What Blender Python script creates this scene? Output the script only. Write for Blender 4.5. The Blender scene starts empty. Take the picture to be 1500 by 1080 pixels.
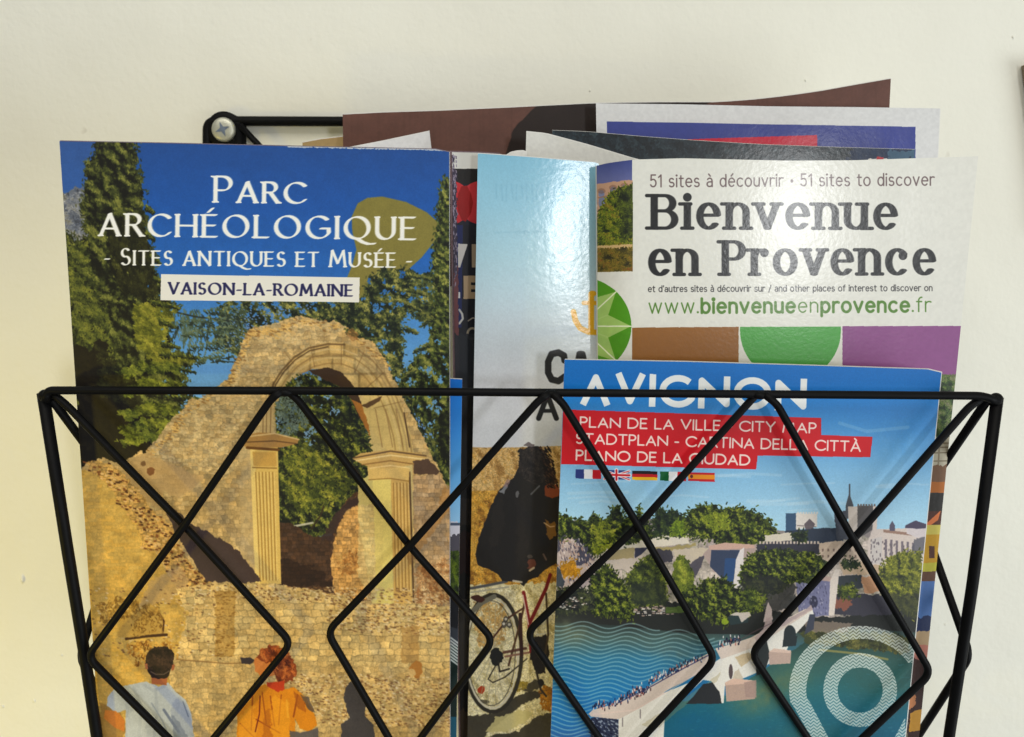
import bpy, math, random
import numpy as np
from mathutils import Vector

# ------------------------------------------------------------------ camera, light, exposure
scene = bpy.context.scene
COL = scene.collection
CAM = np.array([0.0, -0.295, 1.5])          # lens position; the wall face is the plane y = 0
PITCH = math.radians(8.5)
FPX = 1200.0                                # focal length in photograph pixels (1500 wide)
cam_data = bpy.data.cameras.new('camera')
cam_data.sensor_width = 36.0
cam_data.lens = 36.0 * FPX / 1500.0
cam_data.clip_start = 0.01
cam_data.clip_end = 50
cam = bpy.data.objects.new('camera', cam_data)
COL.objects.link(cam)
cam.location = CAM
cam.rotation_euler = (math.radians(90) - PITCH, 0, 0)
scene.camera = cam
cam_data.dof.use_dof = True
cam_data.dof.focus_distance = 0.238
cam_data.dof.aperture_fstop = 16

world = bpy.data.worlds.new('World')
scene.world = world
world.use_nodes = True
wbg = world.node_tree.nodes['Background']
wbg.inputs[0].default_value = (0.90, 0.97, 1.0, 1)
wbg.inputs[1].default_value = 0.16

def area(name, loc, target, sx, sy, power, col):
    l = bpy.data.lights.new(name, 'AREA')
    l.shape = 'RECTANGLE'; l.size = sx; l.size_y = sy
    l.energy = power; l.color = col
    o = bpy.data.objects.new(name, l); COL.objects.link(o)
    o.location = loc
    o.rotation_euler = (Vector(target) - Vector(loc)).to_track_quat('-Z', 'Y').to_euler()
    return o
# the small window behind and to the right of the camera
area('window_light', (0.66, -1.75, 1.535), (0.02, 0, 1.46), 0.12, 0.22, 5.8, (0.97, 0.99, 1.0))
# added fill lamps, no seen source: broad cool one at right, warm one overhead
area('side_fill', (1.25, -0.90, 1.00), (0.10, 0, 1.40), 0.8, 0.8, 11.0, (0.93, 0.99, 1.0))
area('overhead_fill', (-0.1, -1.15, 2.55), (-0.05, 0, 1.50), 1.6, 0.9, 15.5, (1.0, 0.95, 0.84))
sp = bpy.data.lights.new('warm_spot', 'SPOT')  # spot added to yellow the wall and leaflets low on the left
sp.energy = 25; sp.color = (1.0, 0.76, 0.03); sp.spot_size = math.radians(31); sp.spot_blend = 0.75
sp.shadow_soft_size = 0.05
so = bpy.data.objects.new('warm_spot', sp); COL.objects.link(so)
so.location = (-0.95, -0.85, 1.05)
so.rotation_euler = (Vector((-0.27, 0, 1.25)) - so.location).to_track_quat('-Z', 'Y').to_euler()

scene.view_settings.view_transform = 'Standard'
scene.view_settings.look = 'None'
scene.view_settings.exposure = 0.0
scene.view_settings.gamma = 1.0
scene.cycles.max_bounces = 6

# ------------------------------------------------------------------ measuring helpers
FWD = np.array([0, math.cos(PITCH), -math.sin(PITCH)])
UP = np.array([0, math.sin(PITCH), math.cos(PITCH)])
ZREF = 1.46
def place(px, py, y0, tilt=0.0):
    """point where the sight line through a measured spot meets the sheet plane
    y = y0 - tilt*(z-ZREF)   (tilt > 0: the top leans away from the wall)"""
    d = FWD + np.array([1, 0, 0]) * ((px - 750) / FPX) + UP * ((540 - py) / FPX)
    t = (y0 - tilt * (CAM[2] - ZREF) - CAM[1]) / (d[1] + tilt * d[2])
    return CAM + d * t

# ------------------------------------------------------------------ materials
def new_mat(name):
    m = bpy.data.materials.new(name); m.use_nodes = True
    nt = m.node_tree
    return m, nt, nt.nodes['Principled BSDF']

def paper_mat(name, image=None, colour=(0.8, 0.8, 0.78), rough=0.32, coat=0.25, bump=0.05, bscale=900, broad=0.04, crough=0.16):
    m, nt, b = new_mat(name)
    N, L = nt.nodes, nt.links
    b.inputs['Roughness'].default_value = rough
    b.inputs['Coat Weight'].default_value = coat
    b.inputs['Coat Roughness'].default_value = crough
    b.inputs['Specular IOR Level'].default_value = 0.3
    tc = N.new('ShaderNodeTexCoord')
    if image is not None:
        uv = N.new('ShaderNodeUVMap'); uv.uv_map = 'UVMap'
        t = N.new('ShaderNodeTexImage'); t.image = image; t.extension = 'EXTEND'
        t.interpolation = 'Linear'
        L.new(uv.outputs[0], t.inputs[0])
        src = t.outputs[0]
    else:
        n = N.new('ShaderNodeTexNoise'); n.inputs['Scale'].default_value = 120
        n.inputs['Detail'].default_value = 5
        L.new(tc.outputs['Object'], n.inputs['Vector'])
        r = N.new('ShaderNodeValToRGB')
        r.color_ramp.elements[0].color = (*[c * 0.9 for c in colour], 1)
        r.color_ramp.elements[1].color = (*colour, 1)
        L.new(n.outputs['Fac'], r.inputs[0]); src = r.outputs[0]
    L.new(src, b.inputs['Base Color'])
    n1 = N.new('ShaderNodeTexNoise'); n1.inputs['Scale'].default_value = bscale; n1.inputs['Detail'].default_value = 4
    n2 = N.new('ShaderNodeTexNoise'); n2.inputs['Scale'].default_value = 28; n2.inputs['Detail'].default_value = 3
    L.new(tc.outputs['Object'], n1.inputs['Vector']); L.new(tc.outputs['Object'], n2.inputs['Vector'])
    b1 = N.new('ShaderNodeBump'); b1.inputs['Strength'].default_value = bump; b1.inputs['Distance'].default_value = 0.0005
    b2 = N.new('ShaderNodeBump'); b2.inputs['Strength'].default_value = broad; b2.inputs['Distance'].default_value = 0.01
    L.new(n2.outputs['Fac'], b2.inputs['Height']); L.new(n1.outputs['Fac'], b1.inputs['Height'])
    L.new(b2.outputs[0], b1.inputs['Normal'])
    L.new(b1.outputs[0], b.inputs['Normal']); L.new(b1.outputs[0], b.inputs['Coat Normal'])
    return m

def wall_mat():
    m, nt, b = new_mat('plaster')
    N, L = nt.nodes, nt.links
    tc = N.new('ShaderNodeTexCoord')
    def noise(s, d):
        n = N.new('ShaderNodeTexNoise'); n.inputs['Scale'].default_value = s; n.inputs['Detail'].default_value = d
        L.new(tc.outputs['Object'], n.inputs['Vector']); return n
    n1 = noise(9, 5)
    r = N.new('ShaderNodeValToRGB')
    r.color_ramp.elements[0].position = 0.3; r.color_ramp.elements[1].position = 0.75
    r.color_ramp.elements[0].color = (0.76, 0.745, 0.655, 1); r.color_ramp.elements[1].color = (0.82, 0.81, 0.72, 1)
    L.new(n1.outputs['Fac'], r.inputs[0])
    # sparse small specks and scuffs
    n2 = noise(110, 2)
    r2 = N.new('ShaderNodeValToRGB')
    r2.color_ramp.elements[0].position = 0.745; r2.color_ramp.elements[1].position = 0.80
    r2.color_ramp.elements[0].color = (0, 0, 0, 1); r2.color_ramp.elements[1].color = (1, 1, 1, 1)
    L.new(n2.outputs['Fac'], r2.inputs[0])
    mx = N.new('ShaderNodeMix'); mx.data_type = 'RGBA'
    L.new(r2.outputs[0], mx.inputs[0]); L.new(r.outputs[0], mx.inputs[6]); mx.inputs[7].default_value = (0.56, 0.53, 0.44, 1)
    L.new(mx.outputs[2], b.inputs['Base Color'])
    b.inputs['Roughness'].default_value = 0.6
    h1, h2, h3 = noise(45, 6), noise(14, 2), noise(420, 3)
    prev = None
    for n, s, d in ((h2, 0.42, 0.004), (h1, 0.60, 0.0012), (h3, 0.35, 0.0004)):
        bp = N.new('ShaderNodeBump'); bp.inputs['Strength'].default_value = s; bp.inputs['Distance'].default_value = d
        L.new(n.outputs['Fac'], bp.inputs['Height'])
        if prev: L.new(prev.outputs[0], bp.inputs['Normal'])
        prev = bp
    L.new(prev.outputs[0], b.inputs['Normal'])
    return m

def simple_mat(name, col, rough=0.4, metal=0.0, nscale=200, nbump=0.1, var=0.15, coat=0.0):
    m, nt, b = new_mat(name)
    N, L = nt.nodes, nt.links
    tc = N.new('ShaderNodeTexCoord')
    n = N.new('ShaderNodeTexNoise'); n.inputs['Scale'].default_value = nscale; n.inputs['Detail'].default_value = 4
    L.new(tc.outputs['Object'], n.inputs['Vector'])
    r = N.new('ShaderNodeValToRGB')
    r.color_ramp.elements[0].color = (*[c * (1 - var) for c in col], 1); r.color_ramp.elements[1].color = (*[min(1, c * (1 + var)) for c in col], 1)
    L.new(n.outputs['Fac'], r.inputs[0]); L.new(r.outputs[0], b.inputs['Base Color'])
    bp = N.new('ShaderNodeBump'); bp.inputs['Strength'].default_value = nbump; bp.inputs['Distance'].default_value = 0.0005
    L.new(n.outputs['Fac'], bp.inputs['Height']); L.new(bp.outputs[0], b.inputs['Normal'])
    b.inputs['Roughness'].default_value = rough; b.inputs['Metallic'].default_value = metal
    b.inputs['Coat Weight'].default_value = coat
    return m

# ------------------------------------------------------------------ object helpers
def link(name, mesh, mats, parent=None):
    o = bpy.data.objects.new(name, mesh); COL.objects.link(o)
    for m in mats: mesh.materials.append(m)
    if parent is not None: o.parent = parent; o.matrix_parent_inverse = parent.matrix_world.inverted()
    return o
def thing(name, label, cat, loc, group=None):
    e = bpy.data.objects.new(name, None); COL.objects.link(e)
    e.empty_display_size = 0.01
    e.location = loc
    bpy.context.view_layer.update()
    e['label'] = label; e['category'] = cat
    if group: e['group'] = group
    return e
def smooth(me, v=True):
    me.polygons.foreach_set('use_smooth', [v] * len(me.polygons))

def fillet(pts, rad, n=6):
    pts = [np.array(p, float) for p in pts]
    out = [pts[0]]
    for a, b, c in zip(pts, pts[1:], pts[2:]):
        d1, d2 = a - b, c - b
        l1, l2 = np.linalg.norm(d1), np.linalg.norm(d2)
        r = min(rad, l1 * .45, l2 * .45)
        p, q = b + d1 / l1 * r, b + d2 / l2 * r
        for i in range(n + 1):
            t = i / n
            out.append((1 - t) ** 2 * p + 2 * t * (1 - t) * b + t * t * q)
    out.append(pts[-1])
    return out
def tube(name, pts, r, mat, parent, rad=0.0, closed=False, sides=14):
    if rad: pts = fillet(pts, rad)
    pts = [np.array(p, float) for p in pts]
    n = len(pts)
    verts, faces = [], []
    ref = None
    for i, p in enumerate(pts):
        if closed: t = pts[(i + 1) % n] - pts[i - 1]
        else: t = pts[min(i + 1, n - 1)] - pts[max(i - 1, 0)]
        t = t / (np.linalg.norm(t) + 1e-12)
        if ref is None:
            ref = np.cross(t, [0.3, 1, 0.2]); ref /= np.linalg.norm(ref)
        ref = ref - t * np.dot(ref, t); ref /= np.linalg.norm(ref)
        bi = np.cross(t, ref)
        for k in range(sides):
            a = 2 * math.pi * k / sides
            verts.append(p + r * (math.cos(a) * ref + math.sin(a) * bi))
    for i in range(n if closed else n - 1):
        j = (i + 1) % n
        for k in range(sides):
            k2 = (k + 1) % sides
            faces.append((i * sides + k, i * sides + k2, j * sides + k2, j * sides + k))
    if not closed:
        faces.append(tuple(range(sides))[::-1]); faces.append(tuple((n - 1) * sides + k for k in range(sides)))
    me = bpy.data.meshes.new(name); me.from_pydata([tuple(v) for v in verts], [], faces); me.update()
    smooth(me)
    return link(name, me, [mat], parent)

# ------------------------------------------------------------------ print painting (flat print of the leaflets)
def _up(g, H, W):
    h, w = g.shape
    y = np.linspace(0, h - 1.001, H, dtype=np.float32); x = np.linspace(0, w - 1.001, W, dtype=np.float32)
    yi = y.astype(int); xi = x.astype(int); fy = (y - yi); fx = (x - xi)
    fy = (fy * fy * (3 - 2 * fy))[:, None]; fx = (fx * fx * (3 - 2 * fx))[None]
    r0 = g[yi]; r1 = g[np.minimum(yi + 1, h - 1)]
    rows = r0 * (1 - fy) + r1 * fy
    return rows[:, xi] * (1 - fx) + rows[:, np.minimum(xi + 1, w - 1)] * fx

def hsh(a, b=0, s=0):
    v = np.sin(a * 127.1 + b * 311.7 + s * 74.7) * 43758.5453
    return v - np.floor(v)

C = lambda r, g, b: np.array([r, g, b], np.float32) / 255.0

class Sheet:
    """outline (top and bottom edge, measured) and raster of one leaflet's print"""
    S = 2.0
    def __init__(s, top, bottom, base=C(225, 224, 218), seed=1, raster=True):
        s.top = np.array(top, float); s.bot = np.array(bottom, float)
        s.seed = seed; s.rng = np.random.default_rng(seed)
        w = max(s.top[-1, 0] - s.top[0, 0], s.bot[-1, 0] - s.bot[0, 0]); h = s.bot[:, 1].mean() - s.top[:, 1].mean()
        s.W = int(w * s.S); s.H = int(h * s.S)
        s.cache = {}
        if raster:
            U, V = np.meshgrid((np.arange(s.W) + .5) / s.W, (np.arange(s.H) + .5) / s.H)
            s.PX, s.PY = s.pos(U, V)
            s.PX = s.PX.astype(np.float32); s.PY = s.PY.astype(np.float32)
            s.a = np.empty((s.H, s.W, 3), np.float32); s.a[:] = base
    def edge(s, e, u):
        x0, x1 = e[0, 0], e[-1, 0]
        x = x0 + (x1 - x0) * u
        return x, np.interp(x, e[:, 0], e[:, 1])
    def pos(s, u, v):
        tx, ty = s.edge(s.top, u); bx, by = s.edge(s.bot, u)
        return tx + (bx - tx) * v, ty + (by - ty) * v
    def inv(s, x, y):
        x = np.asarray(x, float); y = np.asarray(y, float)
        u = (x - s.top[0, 0]) / (s.top[-1, 0] - s.top[0, 0]); v = 0
        for _ in range(5):
            uc = np.clip(u, 0, 1)
            ty = s.edge(s.top, uc)[1]; by = s.edge(s.bot, uc)[1]
            v = (y - ty) / (by - ty)
            x0 = s.top[0, 0] + (s.bot[0, 0] - s.top[0, 0]) * v; x1 = s.top[-1, 0] + (s.bot[-1, 0] - s.top[-1, 0]) * v
            u = (x - x0) / (x1 - x0)
        return u * s.W, v * s.H
    def box(s, x0, y0, x1, y1, pad=6):
        us, vs = s.inv([x0, x1, x0, x1], [y0, y0, y1, y1])
        i0 = int(max(0, min(us) - pad)); i1 = int(min(s.W, max(us) + pad)); j0 = int(max(0, min(vs) - pad)); j1 = int(min(s.H, max(vs) + pad))
        if i1 <= i0 or j1 <= j0: return None
        return (slice(j0, j1), slice(i0, i1))
    def noise(s, scale, octv=3, seed=0):
        k = (scale, octv, seed)
        if k not in s.cache:
            r = np.random.default_rng(seed * 77 + s.seed)
            out = np.zeros((s.H, s.W), np.float32); amp = 1; tot = 0; sc = scale * s.S
            for _ in range(octv):
                g = r.random((int(s.H / sc) + 3, int(s.W / sc) + 3)).astype(np.float32)
                out += amp * _up(g, s.H, s.W); tot += amp; amp *= .55; sc = max(1.0, sc / 2)
            s.cache[k] = (out / tot - .5) * 2
        return s.cache[k]
    def mask_poly(s, pts, rough=0, rs=6):
        p = np.array(pts, np.float32)
        m = rough + 1
        b = s.box(p[:, 0].min() - m, p[:, 1].min() - m, p[:, 0].max() + m, p[:, 1].max() + m)
        if b is None: return None, None
        X, Y = s.PX[b], s.PY[b]
        if rough:
            X = X + s.noise(rs, 3, 11)[b] * rough * 1.6; Y = Y + s.noise(rs, 3, 12)[b] * rough * 1.6
        ins = np.zeros(X.shape, bool)
        n = len(p)
        for i in range(n):
            x1, y1 = p[i]; x2, y2 = p[(i + 1) % n]
            if y1 == y2: continue
            c = ((y1 > Y) != (y2 > Y)) & (X < (x2 - x1) * (Y - y1) / (y2 - y1) + x1)
            ins ^= c
        return b, ins
    def put(s, b, ins, col, alpha=1.0):
        if b is None: return
        v = s.a[b]
        if callable(col): col = col(b)
        a = ins.astype(np.float32)[..., None] * alpha
        v[:] = v * (1 - a) + col * a
    def poly(s, pts, col, alpha=1.0, rough=0, rs=6):
        b, ins = s.mask_poly(pts, rough, rs)
        s.put(b, ins, col, alpha)
    def rect(s, x0, y0, x1, y1, col, alpha=1.0, rough=0):
        s.poly([(x0, y0), (x1, y0), (x1, y1), (x0, y1)], col, alpha, rough)
    def ell(s, cx, cy, rx, ry, col, alpha=1.0, rough=0, rot=0, rs=6, n=28):
        c, d = math.cos(rot), math.sin(rot)
        pts = []
        for i in range(n):
            t = 2 * math.pi * i / n
            x, y = rx * math.cos(t), ry * math.sin(t)
            pts.append((cx + x * c - y * d, cy + x * d + y * c))
        s.poly(pts, col, alpha, rough, rs)
    def line(s, pts, w, col, alpha=1.0, nib=None, soft=0.35, butt=False):
        """stroke; nib = (rx, ry, angle) elliptical pen, else round of width w"""
        p = np.array(pts, np.float32)
        if nib is None: nib = (w / 2, w / 2, 0)
        R = max(nib[0], nib[1]) + 1
        b = s.box(p[:, 0].min() - R, p[:, 1].min() - R, p[:, 0].max() + R, p[:, 1].max() + R)
        if b is None: return
        ca, sa = math.cos(nib[2]), math.sin(nib[2])
        def q(x, y): return (x * ca + y * sa) / nib[0], (-x * sa + y * ca) / nib[1]
        X, Y = q(s.PX[b], s.PY[b])
        best = np.full(X.shape, 1e9, np.float32)
        P = [q(x, y) for x, y in p]
        if len(P) == 1: P = P * 2
        closed = abs(P[0][0] - P[-1][0]) + abs(P[0][1] - P[-1][1]) < 1e-3
        for k, ((x1, y1), (x2, y2)) in enumerate(zip(P, P[1:])):
            dx, dy = x2 - x1, y2 - y1
            L2 = dx * dx + dy * dy + 1e-9
            tr = ((X - x1) * dx + (Y - y1) * dy) / L2
            t = np.clip(tr, 0, 1)
            d = (X - x1 - t * dx) ** 2 + (Y - y1 - t * dy) ** 2
            if butt and not closed:
                if k == 0: d = np.where(tr < 0, 9.0, d)
                if k == len(P) - 2: d = np.where(tr > 1, 9.0, d)
            np.minimum(best, d, out=best)
        k = min(nib[0], nib[1])
        cov = np.clip((1 - np.sqrt(best)) * k / (soft * 2) + .5, 0, 1)
        v = s.a[b]
        if callable(col): col = col(b)
        a = cov[..., None] * alpha
        v[:] = v * (1 - a) + col * a
    def dabs(s, xs, ys, cols, size=1.5, ang=0.0, ln=0.0, alpha=1.0):
        """many small brush marks; cols (n,3)"""
        u, v = s.inv(xs, ys)
        r = size * s.S / 2; l = ln * s.S
        ang = np.broadcast_to(np.asarray(ang, float), u.shape)
        steps = max(1, int(l / max(r, .7)) + 1)
        k = int(math.ceil(r))
        for st in range(steps):
            t = (st / max(1, steps - 1) - .5) * l if steps > 1 else 0
            cu = u + np.cos(ang) * t; cv = v + np.sin(ang) * t
            for dy in range(-k, k + 1):
                for dx in range(-k, k + 1):
                    if dx * dx + dy * dy > r * r + .6: continue
                    i = (cu + dx).astype(int); j = (cv + dy).astype(int)
                    ok = (i >= 0) & (j >= 0) & (i < s.W) & (j < s.H)
                    if alpha >= 1: s.a[j[ok], i[ok]] = cols[ok]
                    else: s.a[j[ok], i[ok]] = s.a[j[ok], i[ok]] * (1 - alpha) + cols[ok] * alpha
    def scatter(s, pts, n, rough=0):
        p = np.array(pts, float)
        b, ins = s.mask_poly(pts, rough)
        if b is None: return np.zeros(0), np.zeros(0)
        jj, ii = np.nonzero(ins)
        if len(jj) == 0: return np.zeros(0), np.zeros(0)
        k = s.rng.integers(0, len(jj), n)
        j = jj[k]; i = ii[k]
        X = s.PX[b][j, i]; Y = s.PY[b][j, i]
        s._pick = (j + b[0].start, i + b[1].start)
        return X + s.rng.normal(0, .5, n), Y + s.rng.normal(0, .5, n)
    def foliage(s, pts, pal, dens=0.25, size=1.6, ln=2.5, ang=None, rough=4, clump=14, under=None, base=True, bias=0.0, con=1.0, seed=3, rs=6):
        """leafy mass: dark underpaint then thousands of marks, light and dark in clumps"""
        pal = np.array(pal, np.float32) / 255
        if base: s.poly(pts, pal[0] if under is None else under, 1, rough, rs)
        p = np.array(pts)
        x, y = p[:, 0], p[:, 1]
        ar = .5 * abs(np.dot(x, np.roll(y, 1)) - np.dot(y, np.roll(x, 1)))
        n = int(ar * dens)
        if n < 1: return
        X, Y = s.scatter(pts, n, rough)
        if len(X) == 0: return
        N1 = s.noise(clump, 3, seed); N2 = s.noise(clump / 3, 2, seed + 1)
        j, i = s._pick
        q = max(2, int(clump * .32 * s.S)); r2 = max(1, int(clump * .1 * s.S))
        lit = N1[j, i] - N1[np.maximum(j - q, 0), np.minimum(i + q, s.W - 1)]
        lit2 = N2[j, i] - N2[np.maximum(j - r2, 0), np.minimum(i + r2, s.W - 1)]
        f = N1[j, i] * .6 * con + lit * 1.5 * con + lit2 * .9 * con + s.rng.normal(0, .16, n) + bias
        idx = np.clip((f + .9) / 1.8, 0, .999) * (len(pal) - 1)
        i0 = idx.astype(int); fr = (idx - i0)[:, None]
        cols = pal[i0] * (1 - fr) + pal[np.minimum(i0 + 1, len(pal) - 1)] * fr
        cols = cols * (1 + s.rng.normal(0, .10, (n, 1)))
        a = s.rng.uniform(0, math.pi, n) if ang is None else ang + s.rng.normal(0, .5, n)
        s.dabs(X, Y, cols.astype(np.float32), size, a, ln)
        if rough >= 3 and base: s.fringe(pts, (pal * 255)[:4], rough)
    def fringe(s, pts, pal, rough):
        p = np.array(list(pts) + [pts[0]], float); pal = np.array(pal, np.float32) / 255
        cen = p.mean(0)
        for a, b in zip(p, p[1:]):
            L = np.hypot(*(b - a)); n = int(L * .8)
            if n < 1: continue
            t = s.rng.random(n)[:, None]; q = a + (b - a) * t + s.rng.normal(0, rough * .8, (n, 2))
            c = pal[s.rng.integers(min(1, len(pal) - 1), len(pal), n)] * .92 * (1 + s.rng.normal(0, .1, (n, 1)))
            ang = math.atan2(*( (a + b) / 2 - cen)[::-1]) + s.rng.normal(0, .7, n)
            s.dabs(q[:, 0], q[:, 1], c.astype(np.float32), 1.2, ang, 3.2, alpha=.85)
    def gaps(s, pts, n, grad, thr=.35, sc=9, size=1.5):
        X, Y = s.scatter(pts, n)
        if len(X) == 0: return
        j, i = s._pick
        k = s.noise(sc, 3, 71)[j, i] > thr
        ys = [g[0] for g in grad]; cs = np.array([g[1] for g in grad])
        col = np.stack([np.interp(Y[k], ys, cs[:, c]) for c in range(3)], -1).astype(np.float32) * .95
        s.dabs(X[k], Y[k], col, size, s.rng.uniform(0, 3.1, k.sum()), 2.0)
    def bough(s, x0, y0, x1, y1, pal, sag=5, hang=9, n=90):
        pal = np.array(pal, np.float32) / 255
        t = s.rng.random(n); X = x0 + (x1 - x0) * t; Y = y0 + (y1 - y0) * t + sag * t * t
        w = (1 - .75 * t)
        h = s.rng.random(n)
        Y2 = Y + h * hang * w; X2 = X + s.rng.normal(0, 1.5, n)
        k = np.clip(((1 - h) * (len(pal) - 1) + s.rng.normal(0, .5, n)), 0, len(pal) - 1).astype(int)
        o = np.argsort(-h)
        s.dabs(X2[o], Y2[o], pal[k][o], 1.4, (math.atan2(y1 - y0, x1 - x0) + .5) + s.rng.normal(0, .4, n), 3.4)
    def grain(s, amt=.03, scale=1.0, seed=5, b=None):
        n = s.noise(scale, 2, seed)
        if b is None: s.a *= (1 + n * amt)[..., None]
        else: s.a[b] *= (1 + n[b] * amt)[..., None]
    def glow(s, cx, cy, rx, ry, col, alpha=.5, rot=0.0):
        b = s.box(cx - 2.6 * max(rx, ry), cy - 2.6 * max(rx, ry), cx + 2.6 * max(rx, ry), cy + 2.6 * max(rx, ry))
        if b is None: return
        X, Y = s.PX[b] - cx, s.PY[b] - cy; c, d = math.cos(rot), math.sin(rot)
        q = ((X * c + Y * d) / rx) ** 2 + ((-X * d + Y * c) / ry) ** 2
        a = (np.exp(-q) * (alpha * (1 + .5 * s.noise(9, 3, 61)[b])))[..., None]
        v = s.a[b]; v[:] = v * (1 - a) + col * a
    def soften(s, n=1):
        for _ in range(n):
            a = np.pad(s.a, ((1, 1), (1, 1), (0, 0)), 'edge')
            a = (a[:-2] + 2 * a[1:-1] + a[2:]) * .25
            s.a = (a[:, :-2] + 2 * a[:, 1:-1] + a[:, 2:]) * .25
    def stone(s, rowh, w, base, var=.18, mort=.6, seed=1, hue=None, wob=1.6, noisy=.12, mt=.13):
        """masonry: uneven courses of blocks with darker joints"""
        def f(b):
            X = s.PX[b] + s.noise(7, 3, seed + 20)[b] * wob; Y = s.PY[b] + s.noise(11, 3, seed + 21)[b] * wob
            r = np.floor(Y / rowh); off = hsh(r, 3, seed)
            ww = w * (.75 + .6 * hsh(r, 9, seed))
            q = X / ww + off * 7
            i = np.floor(q)
            fy = Y / rowh - r; fx = q - i
            sh = hsh(r, i, seed) - .5
            h2 = hsh(r + 5, i + 3, seed) - .5
            m = ((fy < mt) | (fx < mt * rowh / ww)).astype(np.float32)
            dark = s.noise(16, 4, seed + 2)[b] * .16 + s.noise(2.2, 3, seed + 4)[b] * noisy
            lit = (1 + sh * var * 2 + dark) * (1 - m * (1 - mort))
            c = base[None, None] * lit[..., None]
            hv = C(14, 4, -8) if hue is None else hue
            return np.clip(c + h2[..., None] * hv * .9, 0, 1).astype(np.float32)
        return f
    def grad(s, stops):
        """vertical gradient by measured y: [(y, colour)...]"""
        ys = [q[0] for q in stops]; cs = np.array([q[1] for q in stops])
        return lambda b: np.stack([np.interp(s.PY[b], ys, cs[:, k]) for k in range(3)], -1).astype(np.float32)
    def image(s, name):
        im = bpy.data.images.new(name, s.W, s.H, alpha=False)
        a = np.ones((s.H, s.W, 4), np.float32); a[..., :3] = np.clip(s.a[::-1], 0, 1) ** 1.10
        im.pixels.foreach_set(a.ravel()); im.update()
        s.a = None; s.cache = {}
        return im

# ------------------------------------------------------------------ lettering (pen strokes)
def arc(cx, cy, rx, ry, a0, a1, n=None):
    n = n or max(4, int(abs(a1 - a0) / 14))
    return [(cx + rx * math.cos(math.radians(a0 + (a1 - a0) * i / n)), cy + ry * math.sin(math.radians(a0 + (a1 - a0) * i / n))) for i in range(n + 1)]
def S_(w, h):
    return [arc(w * .5, h * .745, w * .44, h * .255, 35, 270) + arc(w * .5, h * .26, w * .5, h * .26, 90, -145)]
def caps():
    g = {}
    g['A'] = (.78, [[(0, 0), (.39, 1)], [(.39, 1), (.78, 0)], [(.14, .32), (.64, .32)]], [(0, 0), (.78, 0)])
    g['C'] = (.84, [arc(.5, .5, .5, .5, 42, 318)], [])
    g['D'] = (.80, [[(0, 0), (0, 1)], [(0, 1), (.3, 1)] + arc(.3, .5, .5, .5, 90, -90) + [(0, 0)]], [(-.06, 0), (-.06, 1)])
    g['E'] = (.52, [[(0, 0), (0, 1)], [(0, 1), (.5, 1)], [(0, .52), (.44, .52)], [(0, 0), (.52, 0)]], [(-.05, 0), (-.05, 1)])
    g['G'] = (.92, [arc(.5, .5, .5, .5, 45, 330) + [(.92, .45), (.6, .45)]], [])
    g['H'] = (.78, [[(0, 0), (0, 1)], [(.78, 0), (.78, 1)], [(0, .5), (.78, .5)]], [(0, 0), (0, 1), (.78, 0), (.78, 1)])
    g['I'] = (0.0, [[(0, 0), (0, 1)]], [(0, 0), (0, 1)])
    g['L'] = (.5, [[(0, 1), (0, 0)], [(0, 0), (.5, 0)]], [(0, 1), (-.05, 0)])
    g['M'] = (.96, [[(0, 0), (.12, 1)], [(.12, 1), (.48, .2)], [(.48, .2), (.84, 1)], [(.84, 1), (.96, 0)]], [(0, 0), (.96, 0)])
    g['N'] = (.80, [[(0, 0), (0, 1)], [(0, 1), (.8, 0)], [(.8, 0), (.8, 1)]], [(0, 0), (-.04, 1), (.8, 1)])
    g['O'] = (1.0, [arc(.5, .5, .5, .5, 0, 360)], [])
    g['P'] = (.54, [[(0, 0), (0, 1)], [(0, 1), (.26, 1)] + arc(.26, .73, .28, .27, 90, -90) + [(0, .46)]], [(0, 0), (-.05, 1)])
    g['Q'] = (1.0, [arc(.5, .5, .5, .5, 0, 360), [(.5, .0), (.75, -.16), (1.0, -.24), (1.25, -.22)]], [])
    g['R'] = (.60, [[(0, 0), (0, 1)], [(0, 1), (.26, 1)] + arc(.26, .75, .27, .25, 90, -90) + [(0, .5)], [(.28, .5), (.62, 0)]], [(0, 0), (-.05, 1), (.66, 0)])
    g['S'] = (.52, S_(.52, 1), [])
    g['T'] = (.68, [[(.34, 0), (.34, 1)], [(0, 1), (.68, 1)]], [(.34, 0)])
    g['U'] = (.72, [[(0, 1), (0, .36)] + arc(.36, .36, .36, .36, 180, 360) + [(.72, 1)]], [(0, 1), (.72, 1)])
    g['V'] = (.78, [[(0, 1), (.39, 0)], [(.39, 0), (.78, 1)]], [(0, 1), (.78, 1)])
    g['Y'] = (.72, [[(0, 1), (.36, .46), (.72, 1)], [(.36, .46), (.36, 0)]], [])
    g['-'] = (.28, [[(0, .4), (.28, .4)]], [])
    g[' '] = (.22, [], [])
    g['\u00c9'] = (g['E'][0], g['E'][1] + [[(.2, 1.14), (.36, 1.3)]], g['E'][2])
    g['\u00c0'] = (g['A'][0], g['A'][1] + [[(.28, 1.3), (.44, 1.12)]], g['A'][2])
    return g
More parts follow.
